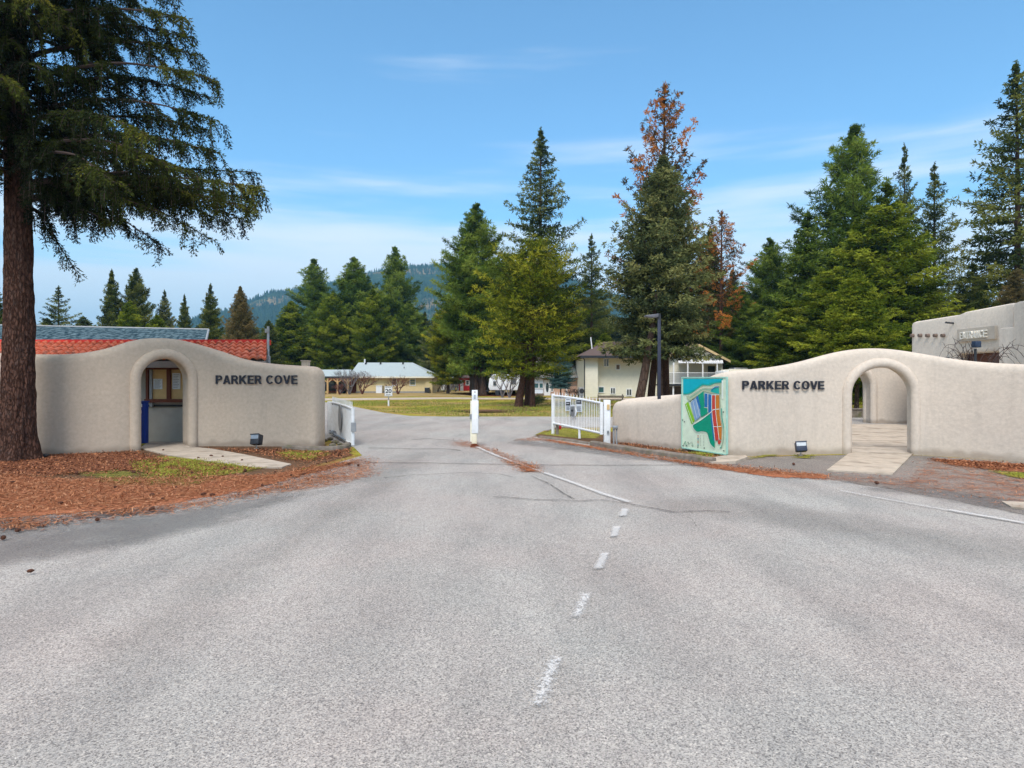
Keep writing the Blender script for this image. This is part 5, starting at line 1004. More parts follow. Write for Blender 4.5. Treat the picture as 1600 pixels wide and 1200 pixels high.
def conifer(seed, h, r, base=.08, kind='fir', nb=240, droop=-.1, up=.5, nl=.3, nw=.07, k=8, side=.45, gap=.0, trunk_r=.25, irr=.35, clump=0.0, lean=0.0, spread=1.0, tuftstep=.28, inner=.2):
    """returns trunk MB, crown V, F, tint. unit: metres, base at origin"""
    rnd = random.Random(seed); rng = np.random.default_rng(seed); tr = MB()
    n = 12; bx, by = rnd.uniform(-.3, .3), rnd.uniform(-.3, .3)
    def axis(t): return Vector((bx * math.sin(t * 3) * .6 + lean * h * t * (1 - .6 * t), by * math.sin(t * 2.3) * .6, h * t))
    tr.tube([axis(0) - Vector((0, 0, .3))] + [axis(i / n) for i in range(n + 1)], [trunk_r * 1.25] + [trunk_r * (1 - i / n) ** .8 * (1.15 if i == 0 else 1) + .015 for i in range(n + 1)], 9)
    P0, D, TI, LS = [], [], [], []
    sect = [rnd.uniform(1 - irr, 1 + irr * .4) for _ in range(24)]
    for i in range(nb):
        u = (i + rnd.random()) / nb; t = base + (1 - base) * (1 - (1 - u) ** 1.12); az = i * 2.39996 + rnd.uniform(-.5, .5)
        tt = (t - base) / (1 - base); rad = r * cone_profile(tt, kind) * rnd.uniform(1 - irr, 1.08) * (.6 + .4 * sect[int(t * 12 + az * 1.2) % 24])
        if rnd.random() < gap: continue
        rad = max(rad, .07 + .28 * min(1, (1 - tt) * 5)); tsc = .25 + .75 * min(1, (1 - tt) * 4.5)
        if tt > .8 and rnd.random() < (tt - .8) * 2.6: continue
        p = axis(min(t, .985)); el = droop + (up - droop) * tt + rnd.uniform(-.12, .12)
        d = Vector((math.cos(az) * math.cos(el), math.sin(az) * math.cos(el), math.sin(el))); m = max(3, int(rad / .35)); tint = rnd.uniform(-.05, .85)
        pts = []
        for j in range(m + 1):
            s = j / m; q = p + d * rad * s; q.z += rad * (-.10 * math.sin(s * 2.4) + .12 * s * s); pts.append(q)
        br = max(.012, trunk_r * .16 * (rad / r + .3)); tr.tube([pts[0], pts[len(pts) // 2], pts[-1]], [br, br * .6, br * .2], 4, cap=False)
        sd = d.cross(Vector((0, 0, 1))).normalized()
        for j in range(m + 1):
            s = j / m
            if s < inner and rad > .8: continue
            q = pts[j]; sl = (side * rad * (1 - s) * .9 + .18 * tsc) * spread
            for sg in (-1, 1):
                dd = (sd * sg * rnd.uniform(.6, 1.1) + d * rnd.uniform(.25, .7) + Vector((0, 0, rnd.uniform(-.25, .25) + (.25 if kind in ('pine', 'round') else -.08)))).normalized(); nn = max(1, int(sl / tuftstep))
                for a in range(nn + 1):
                    if clump and a < nn and rnd.random() < clump: continue
                    c = q + dd * sl * a / max(1, nn); P0.append(tuple(c)); D.append(tuple(dd)); LS.append(tsc); TI.append(tint + rnd.uniform(-.08, .22) + .12 * (s > .7))
    for q_ in range(10): P0.append(tuple(axis(.97 + .03 * q_ / 9))); D.append((rnd.uniform(-.3, .3), rnd.uniform(-.3, .3), 1.5)); LS.append(.35); TI.append(.5)
    P0, D, TI = np.array(P0), np.array(D), np.array(TI); LS = np.repeat(np.array(LS), k)
    P0 = np.repeat(P0, k, 0); D = np.repeat(D, k, 0); TI = np.repeat(TI, k)
    jit = rng.normal(size=P0.shape) * .05; sprd = .9 if kind in ('pine', 'round') else .55
    D = D * .7 + rng.normal(size=D.shape) * sprd + np.array([0, 0, .25 if kind in ('pine', 'round') else -.05])
    V, Fq = blades(P0 + jit, D, nl * LS * rng.uniform(.6, 1.25, len(P0)), nw * rng.uniform(.7, 1.3, len(P0)), rng)
    return tr, V, Fq, np.repeat(np.clip(TI + rng.uniform(-.06, .06, len(TI)), 0, 1), 4)
PROTO = {}
def proto(key, *a, **kw): PROTO[key] = conifer(*a, **kw); PROTO[key + '_hr'] = (a[1], a[2])
proto('fir', 11, 20, 4.2, base=.05, kind='fir', nb=280, droop=-.22, up=.55, nl=.34, nw=.085, k=8)
proto('fir2', 12, 20, 4.0, base=.06, kind='fir', nb=300, droop=-.15, up=.6, nl=.36, nw=.085, k=8, irr=.5)
proto('spruce', 13, 20, 4.6, base=.08, kind='fir', nb=190, droop=-.2, up=.35, nl=.30, nw=.075, k=7, irr=.5, side=.3)
proto('pine', 14, 20, 4.6, base=.10, kind='pine', nb=250, droop=-.05, up=.8, nl=.42, nw=.06, k=12, irr=.4, clump=.25)
proto('pine2', 15, 20, 4.2, base=.14, kind='pine', nb=200, droop=.0, up=.95, nl=.42, nw=.06, k=12, irr=.55, clump=.35)
proto('column', 16, 20, 4.0, base=.04, kind='column', nb=330, droop=-.1, up=.7, nl=.36, nw=.08, k=8, irr=.3)
proto('sparse', 17, 20, 4.4, base=.1, kind='fir', nb=150, droop=-.1, up=.5, nl=.34, nw=.075, k=8, irr=.6, gap=.12, side=.3)
proto('round', 18, 10, 3.2, base=.2, kind='round', nb=250, droop=-.25, up=1.0, nl=.22, nw=.032, k=11, irr=.5, clump=.42, tuftstep=.2, lean=.03, trunk_r=.12)
proto('snag', 19, 18, 3.4, base=.30, kind='snag', nb=95, droop=.25, up=1.05, nl=.22, nw=.06, k=13, irr=.5, clump=.45, side=.10, tuftstep=.3, gap=.1, inner=.4, trunk_r=.22)
proto('densefir', 20, 14, 3.0, base=.24, kind='fir', nb=400, droop=-.25, up=.8, nl=.2, nw=.06, k=8, irr=.35, tuftstep=.2, trunk_r=.14)
MESH = {}
def tree(key, fol, px, topy, Y, wpx, label, group=None, rot=0, basepy=None, name='pine_tree', bark=M_bark2, lean=0):
    """crown width wpx and top row topy as seen in the photograph at distance Y"""
    hh, rr = PROTO[key + '_hr']; height = wz(topy, Y); sx = (wpx / 2) * Y / F / (rr * .82); sz = height / hh
    rt = thing(name, label, 'tree', (wx(px, Y), Y, 0), group); rt.rotation_euler = (0, lean, rot); rt.scale = (sx, sx, sz)
    mk = (key, fol)
    if mk not in MESH:
        trm, V, Fq, ti = PROTO[key]
        a = trm.build('trunk', bark, None, smooth=True); a.parent = rt; b_ = np_mesh('crown', V, Fq, MF[fol], None, {'tint': ti}); b_.parent = rt; MESH[mk] = (a.data, b_.data)
    else:
        for nm_, me in zip(('trunk', 'crown'), MESH[mk]): o = bpy.data.objects.new(nm_, me); COL.objects.link(o); o.parent = rt
    return rt
T = tree
# left, behind the gatehouse
T('sparse', 'dark', 92, 447, 62, 78, 'ragged dark pine rising just right of the big trunk over the blue roof', name='pine_tree', rot=1)
T('fir2', 'dark', 175, 421, 70, 52, 'tall narrow dark fir, left of the close pair above the blue roof', name='fir_tree', rot=2)
T('pine', 'dark', 213, 419, 72, 58, 'dark fir, right one of the close pair above the blue roof', name='fir_tree', rot=.4)
T('column', 'bright', 203, 470, 60, 62, 'low yellow green tree at the foot of the close pair above the blue roof', name='fir_tree', rot=1.4)
T('fir', 'olive', 257, 453, 74, 46, 'short pointed fir between the close pair and the tiny fir above the blue roof', name='fir_tree', rot=3)
T('fir2', 'dark', 288, 460, 84, 34, 'smallest pointed fir above the right end of the blue roof', name='fir_tree', rot=4)
T('column', 'bright', 245, 492, 66, 60, 'low green bushy crown above the middle of the blue roof', name='fir_tree', rot=2.2)
T('fir', 'dark', 329, 443, 66, 52, 'dark green fir just left of the brownish spruce', name='fir_tree', rot=5)
T('densefir', 'brown', 375, 447, 48, 50, 'brownish green spruce above the right end of the red tile roof', name='spruce_tree', rot=0)
T('column', 'dark', -12, 440, 50, 60, 'dark conifer at the left edge behind the big trunk', name='fir_tree', rot=.7)
# centre-left cluster
T('column', 'bright', 455, 470, 96, 74, 'broad green pine at the left end of the cluster behind the yellow bungalow', rot=.3)
T('pine2', 'pine', 489, 405, 108, 92, 'open topped tall pine, first tall one left of the mountain', rot=1.1)
T('pine', 'bright', 520, 458, 94, 78, 'light green pine low between the first two tall pines left of the mountain', rot=2.1)
T('pine', 'pine', 553, 402, 104, 96, 'wide green pine right behind the yellow bungalow chimney', rot=3.0)
T('pine', 'bright', 582, 452, 92, 72, 'light green pine right above the yellow bungalow ridge', rot=4.2)
T('pine2', 'pine', 619, 386, 106, 86, 'tallest narrow pine in front of the mountain slope', rot=5.0)
T('pine', 'pine', 640, 470, 98, 64, 'darker pine just right of the tallest one before the mountain', rot=.9)
T('fir2', 'dark', 664, 487, 112, 48, 'small dark fir in the gap below the mountain', name='fir_tree', rot=1.9)
T('pine', 'olive', 685, 500, 88, 62, 'low olive pine right of the gap below the mountain', rot=2.6)
T('column', 'dark', 420, 500, 88, 44, 'dark narrow conifer beside the gatehouse mast', name='fir_tree', rot=2)
# centre
T('pine', 'pine', 745, 318, 68, 122, 'tall olive green pine on the lawn behind the centre post', rot=.2)
T('spruce', 'dark', 846, 200, 72, 142, 'tall dark pointed spruce left of the orange topped pine', name='spruce_tree', rot=1.2)
T('fir', 'dark', 800, 400, 76, 110, 'dark fir half hidden between olive pine and pointed spruce', name='fir_tree', rot=.5)
T('sparse', 'dark', 925, 366, 78, 84, 'thin dark pine between the pointed spruce and the orange topped pine', rot=2.4)
T('column', 'dark', 890, 470, 70, 80, 'dark bushy conifer behind the yellow green pine', name='fir_tree', rot=3.4)
T('pine', 'yellow', 700, 470, 74, 70, 'yellow tinged lower pine left of the olive pine', rot=3.8)
yg = T('round', 'yellow', 832, 385, 39, 172, 'bushy yellow green pine with twin trunks on the lawn', rot=.3, bark=M_bark)
T('column', 'bright', 945, 520, 66, 60, 'small bright green tree above the cream house roof', name='fir_tree', rot=1)
T('snag', 'orange', 1040, 130, 38, 150, 'tall dying pine with bare branches and orange needle clumps', rot=.9, bark=M_bark)
T('densefir', 'olive', 1032, 245, 35.5, 156, 'dense grey green fir in front of the orange topped pine', name='fir_tree', rot=2.2, lean=-.02)
T('snag', 'orange', 1128, 330, 62, 96, 'shorter browning pine with orange clumps right of the dying one', rot=2.9)
T('fir2', 'dark', 1108, 358, 66, 92, 'dark fir behind the right side of the orange topped pine', name='fir_tree', rot=4.4)
T('fir', 'dark', 1145, 420, 80, 80, 'dark fir filling the gap right of the orange topped pine', name='fir_tree', rot=5.1)
T('pine', 'pine', 1160, 455, 62, 90, 'low olive pine above the motorhome', rot=.6)
# right
T('pine', 'pine', 1202, 372, 70, 104, 'medium green pine left of the big right group', rot=3.3)
T('pine2', 'pine', 1332, 196, 60, 172, 'tallest open crowned pine at the back of the right group', rot=1.7)
T('fir', 'pine', 1262, 330, 56, 130, 'olive fir on the left flank of the right group', name='fir_tree', rot=4.0)
T('fir', 'bright', 1385, 285, 47, 190, 'big bright green fir at the front of the right group', name='fir_tree', rot=2.0)
T('fir', 'bright', 1300, 400, 44, 150, 'lower bright green fir at the left front of the right group', name='fir_tree', rot=.2)
T('fir2', 'bright', 1340, 340, 50, 130, 'green fir in the middle of the right group', name='fir_tree', rot=5.5)
T('sparse', 'dark', 1412, 226, 66, 84, 'thin dark tree top right of the tallest pine in the right group', rot=3.7)
T('sparse', 'dark', 1462, 255, 62, 112, 'dark thin spruce between the bright fir and the edge tree', name='spruce_tree', rot=.8)
T('fir2', 'dark', 1450, 430, 50, 110, 'dark fir just behind the ENTRANCE building corner', name='fir_tree', rot=2.7)
T('spruce', 'dark', 1588, 96, 47, 190, 'very tall dark tree at the right edge of the photo', name='spruce_tree', rot=2.2)
T('fir', 'dark', 1520, 410, 46, 110, 'dark fir above the ENTRANCE sign', name='fir_tree', rot=1.2)
T('column', 'brown', 1590, 420, 40, 90, 'brownish low tree at the right edge above the stucco building', name='fir_tree', rot=.4)
T('fir', 'bright', 1230, 470, 48, 110, 'olive fir above the brown roofed bungalow', name='fir_tree', rot=5.9)
# back row that closes the horizon
rnd = random.Random(21)
for k in range(34):
    px = 395 + k * 36 + rnd.uniform(-10, 10); Y = rnd.uniform(125, 165); top = rnd.uniform(478, 512) if px < 720 else rnd.uniform(440, 500)
    T(rnd.choice(['fir', 'column', 'pine', 'fir2']), rnd.choice(['dark', 'dark', 'pine', 'olive']), px, top, Y, rnd.uniform(70, 100), 'distant dark conifer in the row closing the view behind the houses', 'distant conifers behind the houses', rot=rnd.uniform(0, 6), name='fir_tree')
for k in range(8):
    px = -60 + k * 62 + rnd.uniform(-10, 10); T(rnd.choice(['fir', 'column']), 'dark', px, rnd.uniform(492, 515), rnd.uniform(90, 110), 70, 'distant conifer low behind the blue roofed hall', 'distant conifers behind the hall', rot=rnd.uniform(0, 6), name='fir_tree')
# blue spruce in the peach house yard
T('densefir', 'blue', 876, 545, 56, 40, 'small blue spruce before the peach bungalow', name='spruce_tree', rot=1)
for i, (px, Y) in enumerate(((1338, 33), (1355, 35))):
    T('densefir', 'bright', px, 420 + 40 * i, Y, 110, ('left', 'right')[i] + ' dark trunk seen through both right arches', name='fir_tree', rot=i, bark=M_bark2)

# second trunk of the yellow green pine and of the dead-top pair
def trunk_only(name, label, px, py, Y, pts, r_, mat):
    rt = thing(name, label, 'tree', (wx(px, Y), Y, 0)); mb = MB(); mb.tube([P(a, b_, Y) if b_ < py else Vector((wx(a, Y), Y, -.1)) for a, b_ in pts], r_, 12); mb.build('trunk', mat, rt, smooth=True); return rt
def extra_trunk(parent_label, pts, Y, r_, mat):
    par = [o for o in bpy.data.objects if o.get('label') == parent_label][0]
    mb = MB(); mb.tube([P(a, b_, Y) for a, b_ in pts], r_, 12); o = mb.build('trunk', mat, None, smooth=True); o.parent = par
    par_m = Matrix.LocRotScale(par.location, par.rotation_euler, par.scale); o.matrix_parent_inverse = par_m.inverted()
extra_trunk('bushy yellow green pine with twin trunks on the lawn', [(810, 640), (812, 620), (816, 600), (822, 570), (830, 530), (836, 490)], 39, [.30, .24, .21, .19, .15, .08], M_bark)
extra_trunk('bushy yellow green pine with twin trunks on the lawn', [(825, 634), (826, 615), (829, 590), (834, 560), (838, 520)], 40.5, [.26, .23, .2, .17, .08], M_bark)
extra_trunk('dense grey green fir in front of the orange topped pine', [(997, 650), (1000, 620), (1006, 590), (1011, 560), (1018, 520), (1026, 460)], 34, [.28, .25, .23, .2, .17, .1], M_bark2)
extra_trunk('tall dying pine with bare branches and orange needle clumps', [(1016, 650), (1018, 610), (1021, 580), (1026, 550), (1034, 480)], 37, [.25, .22, .2, .18, .1], M_bark)
extra_trunk('tall olive green pine on the lawn behind the centre post', [(755, 618), (755, 600), (754, 575), (752, 545), (748, 500)], 68, [.48, .38, .34, .3, .2], M_bark2)

# ------------------------------------------------------------------ the big near spruce
def near_spruce():
    rng = np.random.default_rng(77); rnd = random.Random(77)
    Y0 = 13.45; cx = wx(27, Y0)
    rt = thing('spruce_tree', 'huge near spruce with thick reddish trunk and drooping boughs at left', 'tree', (cx, Y0, 0))
    # displaced bark
    nz_, na = 420, 140; zs = np.linspace(-.1, 13.5, nz_); an = np.linspace(0, 2 * math.pi, na, endpoint=False); V = np.zeros((nz_, na, 3))
    for i, z in enumerate(zs):
        r0 = .305 - .012 * z + .13 * math.exp(-max(z, 0) * 2.2) + .03 * math.exp(-max(z, 0) * .6)
        for j, a in enumerate(an):
            ca, sa = math.cos(a), math.sin(a); n1 = mnoise.noise(Vector((ca * 4.5, sa * 4.5, z * 1.6))); n2 = mnoise.noise(Vector((ca * 11, sa * 11, z * 5))); fl_ = .06 * math.exp(-max(z, 0) * 2.5) * math.sin(a * 5 + 1)
            rr = r0 + fl_ + .022 * abs(n1) * 2 - .02 + .016 * n2; V[i, j] = (cx + ca * rr + .03 * math.sin(z * .5), Y0 + sa * rr, z)
    idx = np.arange(nz_ * na).reshape(nz_, na); q = np.stack([idx[:-1], np.roll(idx, -1, 1)[:-1], np.roll(idx, -1, 1)[1:], idx[1:]], -1).reshape(-1, 4)
    np_mesh('trunk', V.reshape(-1, 3), q, M_bark, rt, smooth=True)
    limbs = MB(); P0, D, TI = [], [], []
    def bough(z0, tip, sag=.25, dens=1.0, hang=.75, rl=.05, br=1.0, lit=0):
        a = Vector((cx, Y0, z0)); tip = Vector(tip); L = (tip - a).length; m = 16; pts = []
        for j in range(m + 1):
            s = j / m; p = a.lerp(tip, s); p.z += sag * math.sin(math.pi * s) + .0; p += Vector((mnoise.noise(Vector((z0, s * 3, 1))), mnoise.noise(Vector((z0, s * 3, 5))), 0)) * .12; pts.append(p)
        limbs.tube(pts, [rl * (1 - .93 * (j / m) ** .8) for j in range(m + 1)], 6, cap=False); d = (tip - a).normalized(); sd = d.cross(Vector((0, 0, 1))).normalized()
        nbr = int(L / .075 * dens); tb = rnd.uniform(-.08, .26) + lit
        for j in range(nbr):
            s = .10 + .9 * (j + rnd.random()) / nbr
            if mnoise.noise(Vector((z0 * 3, s * L * 1.5, tip.y))) < -.10 and s < .8 and rnd.random() < .85: continue
            f = s * m; i0 = min(int(f), m - 1); p = pts[i0].lerp(pts[i0 + 1], f - i0)
            sg = rnd.choice((-1, 1)); bl = (rnd.uniform(.35, 1.0) * (1.25 - .7 * s)) * br; hz_ = hang * rnd.uniform(.45, 1.15)
            if rnd.random() < .28: bl *= 1.45; hz_ = max(hz_, .9)
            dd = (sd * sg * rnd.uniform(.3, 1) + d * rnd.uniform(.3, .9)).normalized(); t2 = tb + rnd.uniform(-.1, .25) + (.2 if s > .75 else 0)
            q = p.copy(); ns = max(3, int(bl / .075)); prev = q.copy(); path = [q.copy()]
            for e in range(ns):
                w_ = e / ns; dir_ = (dd * max(.12, 1 - 1.25 * w_ * hz_) + Vector((0, 0, -1)) * (hz_ * min(1, w_ * 2.2) * 1.5)).normalized(); q = q + dir_ * (bl / ns); path.append(q.copy())
                for sg2 in (-1, 1):
                    sub = (dir_.cross(Vector((0, 0, 1)) if abs(dir_.z) < .9 else sd).normalized() * sg2 * .8 + dir_ * .6 + Vector((0, 0, -.15 - .35 * hz_))).normalized(); slen = rnd.uniform(.06, .22) * (1.1 - .6 * w_)
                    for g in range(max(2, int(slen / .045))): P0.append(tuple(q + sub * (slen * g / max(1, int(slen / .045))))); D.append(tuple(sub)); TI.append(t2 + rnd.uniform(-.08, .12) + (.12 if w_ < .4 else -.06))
                P0.append(tuple(q)); D.append(tuple(dir_)); TI.append(t2)
            limbs.tube(path[::2] + [path[-1]], .006, 3, cap=False)
    S = lambda px, py, dy=0: P(px, py, Y0 + dy)
    zz = lambda py: wz(py, Y0)
    # boughs traced from the right side of the crown
    for py0, tip, sag, dens, hang, br in (
        (292, S(404, 292, -.9), .22, 1.2, .75, .95), (300, S(385, 322, -.5), .3, 1.1, .85, .8), (300, S(350, 350, .4), .55, .9, .9, .8), (296, S(335, 300, 1.0), .35, 1.0, .9, .9),
        (312, S(248, 385, .2), .5, .7, .95, .8), (318, S(322, 372, -.2), .6, .6, .95, .85), (318, S(215, 372, .8), .45, .6, .95, .7), (322, S(114, 425, .3), .45, .8, .95, .55), (306, S(378, 345, .5), .6, .7, .95, .7), (300, S(392, 312, .3), .3, 1.0, .7, .8), (288, S(395, 268, -.3), .15, .8, .6, .6), (318, S(170, 350, -.4), .3, .7, .9, .7), (300, S(240, 330, -.8), .3, .7, .9, .8),
        (235, S(340, 238, -.5), .35, 1.1, .7, .9), (215, S(325, 205, .6), .4, 1.1, .7, .9), (180, S(338, 190, -.2), .4, 1.1, .7, .85), (150, S(318, 150, .9), .4, 1.1, .7, .85), (130, S(330, 122, -.4), .35, 1.1, .6, .8), (95, S(308, 88, .2), .35, 1.1, .6, .8), (60, S(296, 60, .8), .3, 1.1, .6, .8), (40, S(290, 30, -.5), .3, 1.1, .6, .8), (10, S(280, -10, 0), .3, 1, .6, .8),
        (270, S(300, 268, -1.6), .4, .9, .7, .9), (250, S(250, 250, -2.3), .4, .8, .7, .9), (200, S(240, 215, -2.4), .4, .8, .7, .9), (265, S(180, 285, -2.6), .45, .8, .7, .9)):
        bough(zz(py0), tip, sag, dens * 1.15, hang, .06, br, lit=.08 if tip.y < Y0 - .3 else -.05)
    # the rest of the crown, all round
    for k in range(78):
        z0 = 5.9 + 7.4 * (k + rnd.random()) / 78; az = k * 2.39996 + rnd.uniform(-.3, .3); L = rnd.uniform(2.2, 4.0) * (1 - (z0 - 6) * .045)
        if abs(math.atan2(math.sin(az), math.cos(az))) < .45: continue
        bough(z0, (cx + math.cos(az) * L, Y0 + math.sin(az) * L, z0 + rnd.uniform(-.7, .15)), .3, .72, .75, .05, 1.0, lit=rnd.uniform(-.05, .25))
    for k in range(46):       # short dense inner boughs that clothe the upper trunk
        z0 = 5.9 + 7.0 * (k + rnd.random()) / 46; az = -1.1 + rnd.uniform(-1.3, 1.6); L = rnd.uniform(1.2, 2.4)
        bough(z0, (cx + math.cos(az) * L, Y0 + math.sin(az) * L, z0 - rnd.uniform(.1, .6)), .3, 1.0, .95, .03, 1.05, lit=rnd.uniform(-.12, .2))
    limbs.build('branches', M_twig, rt)
    P0, D, TI = map(np.array, (P0, D, TI)); k = 3; P0 = np.repeat(P0, k, 0); D = np.repeat(D, k, 0); TI = np.repeat(TI, k)
    D = D + rng.normal(size=D.shape) * .45; V, Fq = blades(P0 + rng.normal(size=P0.shape) * .012, D, rng.uniform(.045, .095, len(P0)), rng.uniform(.014, .026, len(P0)), rng)
    np_mesh('crown', V, Fq, MF['near'], rt, {'tint': np.repeat(np.clip(TI, 0, 1), 4)}); print('near spruce blades', len(P0))
near_spruce()
tp = tag(MB().prism([(wx(40, 13.5) , 13.6, .03), (wx(70, 13.6), 13.65, .03), (wx(78, 13.9), 13.9, .03), (wx(45, 13.9), 13.95, .03)], (0, 0, .05)).build('black_tarp', M_dark, None, bevel=.02), 'flat black plastic sheet at the foot of the big spruce', 'sheet')

# ------------------------------------------------------------------ bare shrubs
def bare(name, label, px, Y, hh, spread, seed, mat, depth=5, n0=4, r0=.07, parent_name='branches', group=None, up=.7):
    rt = thing(name, label, 'shrub', (wx(px, Y), Y, 0), group); rnd = random.Random(seed); mb = MB()
    def grow(p, d, L, r_, lv):
        q = p + d * L * .5 + Vector((rnd.uniform(-1, 1), rnd.uniform(-1, 1), rnd.uniform(-1, 1))) * L * .06; e = p + d * L; mb.tube([p, q, e], [r_, r_ * .85, r_ * .65], 5 if lv > 2 else 3, cap=False)
        if lv == 0: return
        for _ in range(rnd.choice((2, 3, 3))):
            nd = (d + Vector((rnd.gauss(0, spread), rnd.gauss(0, spread), rnd.gauss(.12 * up, .25)))).normalized(); grow(e, nd, L * rnd.uniform(.62, .88), r_ * .62, lv - 1)
    base = Vector(rt.location)
    for k in range(n0):
        a = 2 * math.pi * k / n0 + rnd.random(); grow(base - Vector((0, 0, .05)), Vector((math.cos(a) * .45, math.sin(a) * .45, 1)).normalized(), hh * .30, r0, depth)
    mb.build(parent_name, mat, rt); return rt
bare('bare_tree', 'rounded bare reddish shrub tree before the left part of the yellow bungalow', 566, 71, 2.7, .55, 3, M_redtwig, 5)
bare('bare_tree', 'rounded bare shrub tree before the window of the yellow bungalow', 622, 71, 2.3, .55, 5, M_redtwig, 5)
bare('bare_bush', 'tall grey leafless bush between carport and yellow bungalow', 546, 69.5, 2.9, .3, 6, M_greytwig, 5, 7, .05)
bare('bare_bush', 'grey leafless bush at the left of the open carport', 497, 69, 1.9, .35, 16, M_greytwig, 4, 6, .05)
bare('bare_bush', 'low tangled bare bush under the carport edge', 531, 68.5, 1.3, .4, 26, M_redtwig, 4, 6, .04)
bare('bare_bush', 'bare grey shrub in front of the travel trailer, left stem group', 785, 58, 2.9, .38, 9, M_greytwig, 4, 3, .07)
bare('bare_bush', 'bare grey shrub in front of the travel trailer, right stem group', 796, 57.5, 2.7, .38, 10, M_greytwig, 4, 3, .07)
for i, px in enumerate((684, 694, 703, 712)): bare('bare_bush', 'bare grey garden bush right of the yellow bungalow', px, 82 + i, 2.2, .45, 30 + i, M_greytwig, 4, 5, .05, group='bare bushes right of the yellow bungalow')
for i, px in enumerate((890, 898, 905)): bare('bare_bush', 'low bare garden bush below the peach bungalow roof', px, 58, 1.0, .5, 40 + i, M_twig, 4, 5, .03, group='bare bushes before the peach bungalow')
bare('bare_bush', 'thin dry weed stem against the foot of the left wall', 80, 14.6, .5, .3, 50, M_twig, 3, 2, .004)
# boulders and evergreen shoots at the yellow green pine's foot
for i, (px, py) in enumerate(((836, 630), (829, 633), (842, 627))):
    g = Gd(px, py); rt = thing('low_shrub', ('right', 'front', 'rear')[i] + ' low evergreen shrub at the foot of the yellow green pine', 'shrub', (g.x, g.y, 0)); rng = np.random.default_rng(i); n = 900
    d = rng.normal(size=(n, 3)); d[:, 2] = np.abs(d[:, 2]); c = np.array([g.x, g.y, .05]) + d * np.array([.22, .22, .14]); V, Fq = blades(c, d, rng.uniform(.1, .22, n), np.full(n, .035), rng); np_mesh('crown', V, Fq, MF['olive'], rt, {'tint': np.repeat(rng.uniform(0, .9, n), 4)})

# ------------------------------------------------------------------ litter, moss and grass (nobody could count them)
def in_poly(pts, n, rng):
    poly = np.array([(Gd(*p).x, Gd(*p).y) for p in pts]); lo, hi = poly.min(0), poly.max(0); out = []
    tot = 0
    while tot < n:
        c = rng.uniform(lo, hi, (n * 2, 2)); d = seg_dist(c, poly); c = c[(d > 0) & (rng.random(len(c)) < np.clip(d / .35, .15, 1))]; out.append(c); tot += len(c)
        if len(out) > 60: break
    return np.concatenate(out)[:n]
def scatter(name, areas, mat, L, W, flatk, tint, lift=.02, seed=0, label=None, clump=None):
    rng = np.random.default_rng(seed); Vs, Fs, Ts, off = [], [], [], 0
    for pts, n in areas:
        c = in_poly(pts, n, rng); nv = np.array([mnoise.fractal(Vector((q[0] * (clump or 1), q[1] * (clump or 1), seed)), 1, 2, 3) for q in c]) if clump else None
        if clump: sel = nv > rng.uniform(-.35, .25, len(c)); c = c[sel]; nv = nv[sel]
        n = len(c); P0 = np.c_[c, np.full(n, lift) + rng.uniform(0, .012, n)]; d = rng.normal(size=(n, 3)); d[:, 2] = np.abs(d[:, 2]) * flatk
        V, Fq = blades(P0, d, rng.uniform(*L, n), rng.uniform(*W, n), rng)
        if flatk < .5:   # lie flat: widen across the ground
            dn = d / np.linalg.norm(d, axis=1)[:, None]; S = np.stack([-dn[:, 1], dn[:, 0], rng.uniform(-.3, .3, n)], 1); S /= np.linalg.norm(S, axis=1)[:, None]; V = V.reshape(n, 4, 3); mid = (V[:, 1] + V[:, 3]) / 2; w_ = np.linalg.norm(V[:, 1] - V[:, 3], axis=1)[:, None]; V[:, 1] = mid + S * w_ / 2; V[:, 3] = mid - S * w_ / 2; V[:, :, 2] = np.maximum(V[:, :, 2], lift * .8); V = V.reshape(-1, 3)
        t = np.clip(rng.uniform(*tint, n) + (0 if nv is None else nv * .6), 0, 1); Vs.append(V); Fs.append(Fq + off); Ts.append(np.repeat(t, 4)); off += len(V)
    o = np_mesh(name, np.concatenate(Vs), np.concatenate(Fs), mat, None, {'tint': np.concatenate(Ts)}); return tag(o, label, None, kind='stuff')
BED = [(-480, 745), (0, 738), (120, 748), (260, 745), (420, 741), (520, 722), (560, 722), (480, 745), (410, 764), (245, 792), (0, 810), (-480, 850)]
scatter('needle_litter', [(BED, 44000), ([(430, 730), (575, 712), (610, 720), (600, 745), (520, 765), (400, 778)], 1800), ([(0, 812), (80, 818), (75, 832), (0, 832)], 350), ([(150, 798), (230, 795), (225, 808), (165, 808)], 200), ([(-100, 815), (60, 806), (300, 784), (500, 738), (560, 745), (470, 768), (330, 800), (60, 830), (-100, 840)], 2600),
    ([(840, 684), (950, 701), (1110, 724), (1300, 741), (1310, 754), (1120, 737), (1000, 717), (835, 689)], 4200), ([(822, 722), (852, 729), (855, 741), (810, 741), (780, 720)], 700), ([(700, 688), (745, 690), (820, 718), (800, 728), (745, 702)], 600), ([(1270, 735), (1400, 746), (1430, 714), (1700, 750), (1640, 808), (1380, 765)], 1500)],
    MF['litter'], (.05, .11), (.008, .016), .12, (.1, .9), .02, 1, 'brown pine needles strewn over the verge and road edges')
scatter('leaf_litter', [([(-480, 728), (0, 714), (220, 704), (270, 716), (250, 738), (80, 748), (-480, 752)], 16000), ([(220, 712), (420, 733), (300, 753), (200, 745)], 3000), ([(305, 702), (420, 702), (555, 701), (560, 714), (470, 728), (400, 712)], 4200), ([(1440, 716), (1620, 727), (1700, 738), (1560, 738), (1470, 727)], 2400), ([(950, 697), (1120, 719), (1138, 714), (960, 688)], 1500)],
    MF['litter'], (.03, .065), (.016, .036), .22, (-.1, .8), .022, 2, 'curled brown leaves along the foot of the walls')
